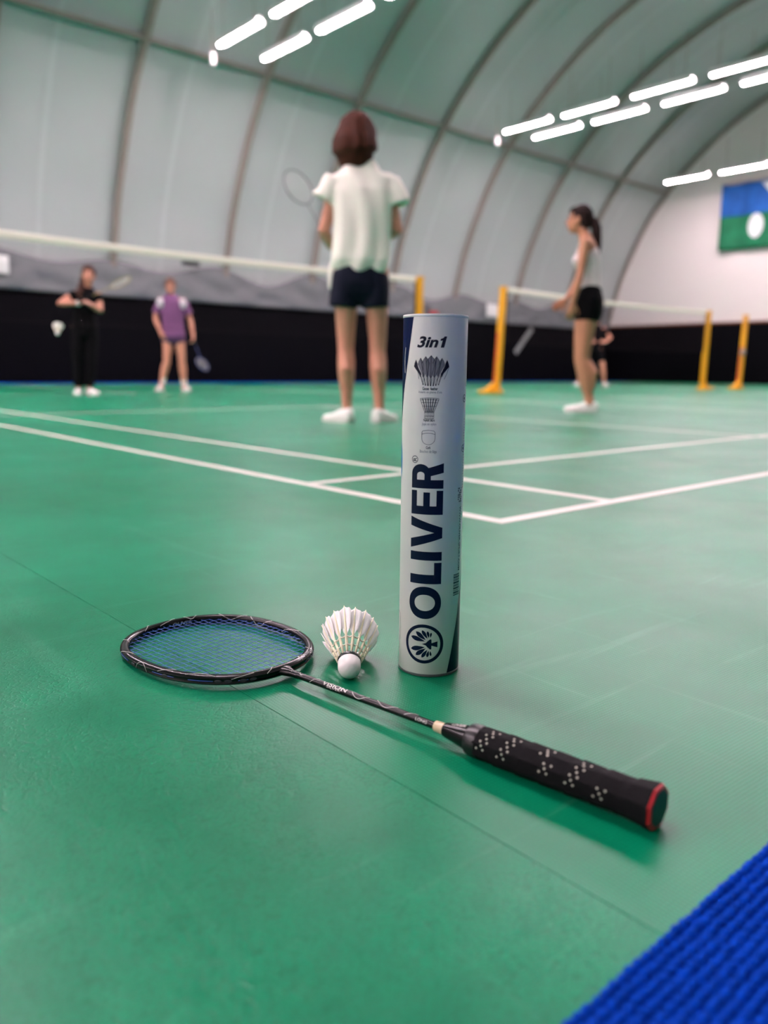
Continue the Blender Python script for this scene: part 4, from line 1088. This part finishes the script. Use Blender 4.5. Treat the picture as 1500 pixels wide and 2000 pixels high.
# --- player in black, beyond the net
def black(t, skin):
    bm = bmesh.new()
    leg(bm, (-.03, 0, .78), (-.05, -.02, .43), (-.06, 0, .09), .88); leg(bm, (.12, 0, .78), (.10, -.03, .43), (.065, -.02, .09), .88)
    torso(bm, [(V((.045, 0, .74)), .14, .10), (V((.05, 0, .84)), .14, .10), (V((.06, 0, .97)), .115, .085), (V((.075, -.01, 1.11)), .13, .09), (V((.085, -.02, 1.19)), .135, .08), (V((.09, -.02, 1.225)), .08, .055)], X_)
    arm(bm, (-.045, -.02, 1.175), (-.215, -.08, 1.06), (.01, -.21, 1.06), .84); hand(bm, (.01, -.21, 1.06), (.9, -.3, .15), (.1, .3, -1), 30, 1, .9)
    arm(bm, (.215, -.02, 1.165), (.232, -.10, .985), (.115, -.22, 1.05), .84); hand(bm, (.115, -.22, 1.05), (-.6, -.35, .3), (-.3, .4, -.5), 45, -1, .9)
    sweep(bm, [(.09, -.02, 1.20), (.105, -.03, 1.27), (.115, -.04, 1.32)], [.048, .043, .043], n=12)
    P, R3 = head(bm, (.120, -.04, 1.392), math.radians(176), .93)
    skin_mesh(t, bm, skin); face(t, P, R3, .93)
    HM = mat('long brown hair', (66, 42, 34), .7, spec=.15, var=(40, .3), bump=(150, .7, .003)); bm = bmesh.new()
    ball(bm, P(0, -.028, .032), (.082, .092, .092), R3, 22); ball(bm, P(0, .012, .072), (.068, .062, .038), R3)
    sweep(bm, [P(.055, -.03, .02), P(.07, -.02, -.07), P(.095, .02, -.15), P(.115, .07, -.22), P(.12, .085, -.28)], [.035, .038, .040, .034, .014], ref=X_, n=12)
    link('hair', fuse(bm, .007, 3, lambda c: .004*math.sin(140*c.x+70*c.y)), HM, t)
    BK = mat('black sportswear', (8, 8, 10), .85, spec=.08); bm = bmesh.new()
    torso(bm, [(V((.045, 0, .80)), .150, .108), (V((.055, 0, .95)), .128, .098), (V((.075, -.01, 1.10)), .142, .102), (V((.085, -.02, 1.185)), .146, .09), (V((.088, -.02, 1.215)), .10, .065)], X_)
    for q, e in ((V((-.03, -.02, 1.175)), V((-.10, -.04, 1.13))), (V((.20, -.02, 1.165)), V((.225, -.05, 1.09)))): sweep(bm, [q, e], [.062, .060], n=14, round_ends=False)
    cloth(t, bm, 'black_top', BK, folds=.003)
    bm = bmesh.new(); torso(bm, [(V((.045, 0, .74)), .152, .112), (V((.047, 0, .84)), .148, .110)], X_)
    for h_, k, a in (((-.03, 0, .76), (-.05, -.02, .43), (-.06, 0, .10)), ((.12, 0, .76), (.10, -.03, .43), (.065, -.02, .10))): sweep(bm, [h_, V(h_).lerp(V(k), .6), k, V(k).lerp(V(a), .5), a], [(.082, .09), (.075, .08), (.066, .07), (.06, .064), (.056, .06)], ref=X_, n=16, round_ends=False)
    cloth(t, bm, 'trousers', BK, folds=.003)
    shoe(t, (-.06, 0), 262, .25); shoe(t, (.065, -.02), 300, .25)
    bm = bmesh.new(); sweep(bm, [(-.02, -.20, 1.058), (.005, -.213, 1.06)], .030, ref=(0, 0, 1), n=12, round_ends=False); obj('wristband', bm, M_white, t)
b_ = person('black', 'person all in black with long brown hair and white shoes, arms folded forward', (2.31, 8.48), 69.0, SKIN, black)
held_racket(b_, V((.06, -.31, 1.10)), V((.40, -.42, 1.26)), V((.1, -.5, .9)), 'pale yellowish badminton racket at the chest of the player in black', mat('olive racket frame', (150, 148, 70), .4), M_strw)

# --- player in purple, beyond the net
def purple(t, skin):
    bm = bmesh.new()
    leg(bm, (-.01, 0, .80), (-.045, -.03, .45), (-.135, -.02, .09), .95); leg(bm, (.14, 0, .80), (.165, -.03, .45), (.185, .0, .09), .95)
    torso(bm, [(V((.06, 0, .76)), .15, .105), (V((.06, 0, .86)), .155, .11), (V((.055, 0, 1.0)), .125, .09), (V((.05, 0, 1.17)), .145, .10), (V((.05, 0, 1.28)), .15, .085), (V((.048, 0, 1.33)), .09, .058)], X_)
    arm(bm, (-.105, 0, 1.275), (-.185, -.02, 1.03), (-.12, -.10, .84), .9); hand(bm, (-.12, -.10, .84), (.25, -.3, -.9), (.8, .4, .2), 28, 1, .92)
    arm(bm, (.21, 0, 1.275), (.305, .01, 1.02), (.335, -.06, .80), .9); hand(bm, (.335, -.06, .80), (.1, -.25, -.95), (-.9, .1, 0), 50, -1, .92)
    sweep(bm, [(.048, 0, 1.30), (.044, -.008, 1.37), (.042, -.015, 1.42)], [.050, .046, .046], n=12)
    P, R3 = head(bm, (.040, -.015, 1.478), math.radians(178), .93)
    skin_mesh(t, bm, skin); face(t, P, R3, .93)
    HM = mat('light brown hair', (112, 80, 66), .7, spec=.15, var=(40, .25), bump=(150, .6, .003)); bm = bmesh.new()
    ball(bm, P(0, -.030, .030), (.084, .092, .094), R3, 22); ball(bm, P(0, .016, .074), (.068, .066, .040), R3); ball(bm, P(0, -.115, .03), (.034, .034, .036), R3)
    link('hair', fuse(bm, .007, 3), HM, t)
    PU = mat('purple tee', (114, 68, 112), .75, bump=(90, .15, .002)); bm = bmesh.new()
    torso(bm, [(V((.06, 0, .79)), .172, .128), (V((.058, 0, .95)), .152, .115), (V((.052, 0, 1.15)), .158, .115), (V((.05, 0, 1.27)), .160, .095), (V((.05, 0, 1.325)), .10, .066)], X_)
    for q, e in ((V((-.095, 0, 1.275)), V((-.165, -.01, 1.09))), (V((.2, 0, 1.275)), V((.28, 0, 1.09)))): sweep(bm, [q, e], [.064, .066], n=16, round_ends=False)
    cloth(t, bm, 'purple_tee', PU, folds=.004)
    for x, w_ in ((-.105, 1), (.205, 1)):
        bm = bmesh.new(); ball(bm, (x, -.052, 1.235), (.052, .045, .075)); obj('white_shoulder_panel', bm, mat('shoulder panel', (214, 210, 214), .7), t, 180)
    bm = bmesh.new(); torso(bm, [(V((.06, 0, .76)), .168, .124), (V((.06, 0, .84)), .165, .12)], X_)
    for x0, x1 in ((-.012, -.032), (.138, .150)): sweep(bm, [(x0, 0, .82), (x1, -.01, .69)], [(.086, .098), (.086, .096)], ref=X_, n=16, round_ends=False)
    cloth(t, bm, 'shorts', mat('purple shorts', (78, 44, 84), .75), folds=.003)
    for a, b in (((-.12, -.02, .10), (-.105, -.02, .19)), ((.184, 0, .10), (.180, 0, .17))):
        bm = bmesh.new(); sweep(bm, [a, b], .041, n=14, round_ends=False); obj('sock', bm, M_shoe, t)
    shoe(t, (-.14, -.02), 250, .255, mat('pinkish shoe', (222, 206, 198), .5)); shoe(t, (.19, .0), 292, .255, bpy.data.materials['pinkish shoe'])
b_ = person('purple', 'person in purple tee with white shoulder panels facing the camera', (4.06, 9.7), 63.3, SKIN, purple)
held_racket(b_, V((.345, -.10, .72)), V((.43, -.36, .43)), V((.5, -.7, .3)), 'blue badminton racket hanging from the hand of the person in purple', mat('blue racket frame', (40, 62, 120), .4), M_strw)

# --- player far behind the ponytailed woman
def far(t, skin):
    bm = bmesh.new()
    leg(bm, (-.10, 0, .84), (-.20, -.04, .46), (-.33, 0, .09), .95); leg(bm, (.10, 0, .84), (.22, -.04, .46), (.27, 0, .09), .95)
    torso(bm, [(V((0, 0, .82)), .15, .105), (V((.01, 0, .95)), .15, .10), (V((.02, -.02, 1.15)), .15, .10), (V((.03, -.03, 1.34)), .16, .09), (V((.03, -.03, 1.39)), .09, .06)], X_)
    arm(bm, (.20, -.03, 1.33), (.36, -.05, 1.13), (.24, -.28, 1.02), .95); hand(bm, (.24, -.28, 1.02), (-.5, -.7, .2), (-.4, .4, -.5), 40, -1)
    arm(bm, (-.14, -.03, 1.33), (-.23, -.05, 1.08), (-.08, -.27, 1.02), .95); hand(bm, (-.08, -.27, 1.02), (.4, -.8, .2), (.4, .4, -.5), 40, 1)
    sweep(bm, [(.03, -.03, 1.36), (.03, -.04, 1.43), (.03, -.05, 1.48)], [.055, .05, .05], n=12)
    P, R3 = head(bm, (.03, -.05, 1.55), math.radians(180), .96)
    skin_mesh(t, bm, skin, .009); face(t, P, R3, .96)
    bm = bmesh.new(); ball(bm, P(0, -.028, .032), (.082, .092, .092), R3, 20); ball(bm, P(0, .01, .074), (.066, .06, .036), R3)
    link('hair', fuse(bm, .009, 2), mat('black brown hair', (34, 24, 22), .5), t)
    BK = mat('black kit', (8, 8, 11), .85, spec=.08); bm = bmesh.new()
    torso(bm, [(V((0, 0, .86)), .165, .12), (V((.012, 0, 1.0)), .16, .115), (V((.022, -.02, 1.18)), .165, .115), (V((.03, -.03, 1.33)), .17, .10), (V((.03, -.03, 1.385)), .1, .07)], X_)
    for q, e in ((V((.19, -.03, 1.33)), V((.28, -.04, 1.22))), (V((-.13, -.03, 1.33)), V((-.19, -.04, 1.2)))): sweep(bm, [q, e], [.068, .07], n=14, round_ends=False)
    cloth(t, bm, 'dark_tee', BK, .011)
    bm = bmesh.new(); torso(bm, [(V((0, 0, .82)), .165, .12), (V((0, 0, .92)), .16, .118)], X_)
    for a, b in (((-.1, 0, .84), (-.17, -.02, .58)), ((.1, 0, .84), (.18, -.02, .58))): sweep(bm, [a, b], [(.092, .1), (.094, .1)], ref=X_, n=14, round_ends=False)
    cloth(t, bm, 'shorts', BK, .011)
    shoe(t, (-.34, 0), 250, .28); shoe(t, (.28, 0), 290, .28)
person('far', 'person in dark kit with bare legs, mostly hidden behind the ponytailed woman', (15.1, 9.95), 34.3, SKIN, far)
for o in PENDING: COL.objects.link(o)
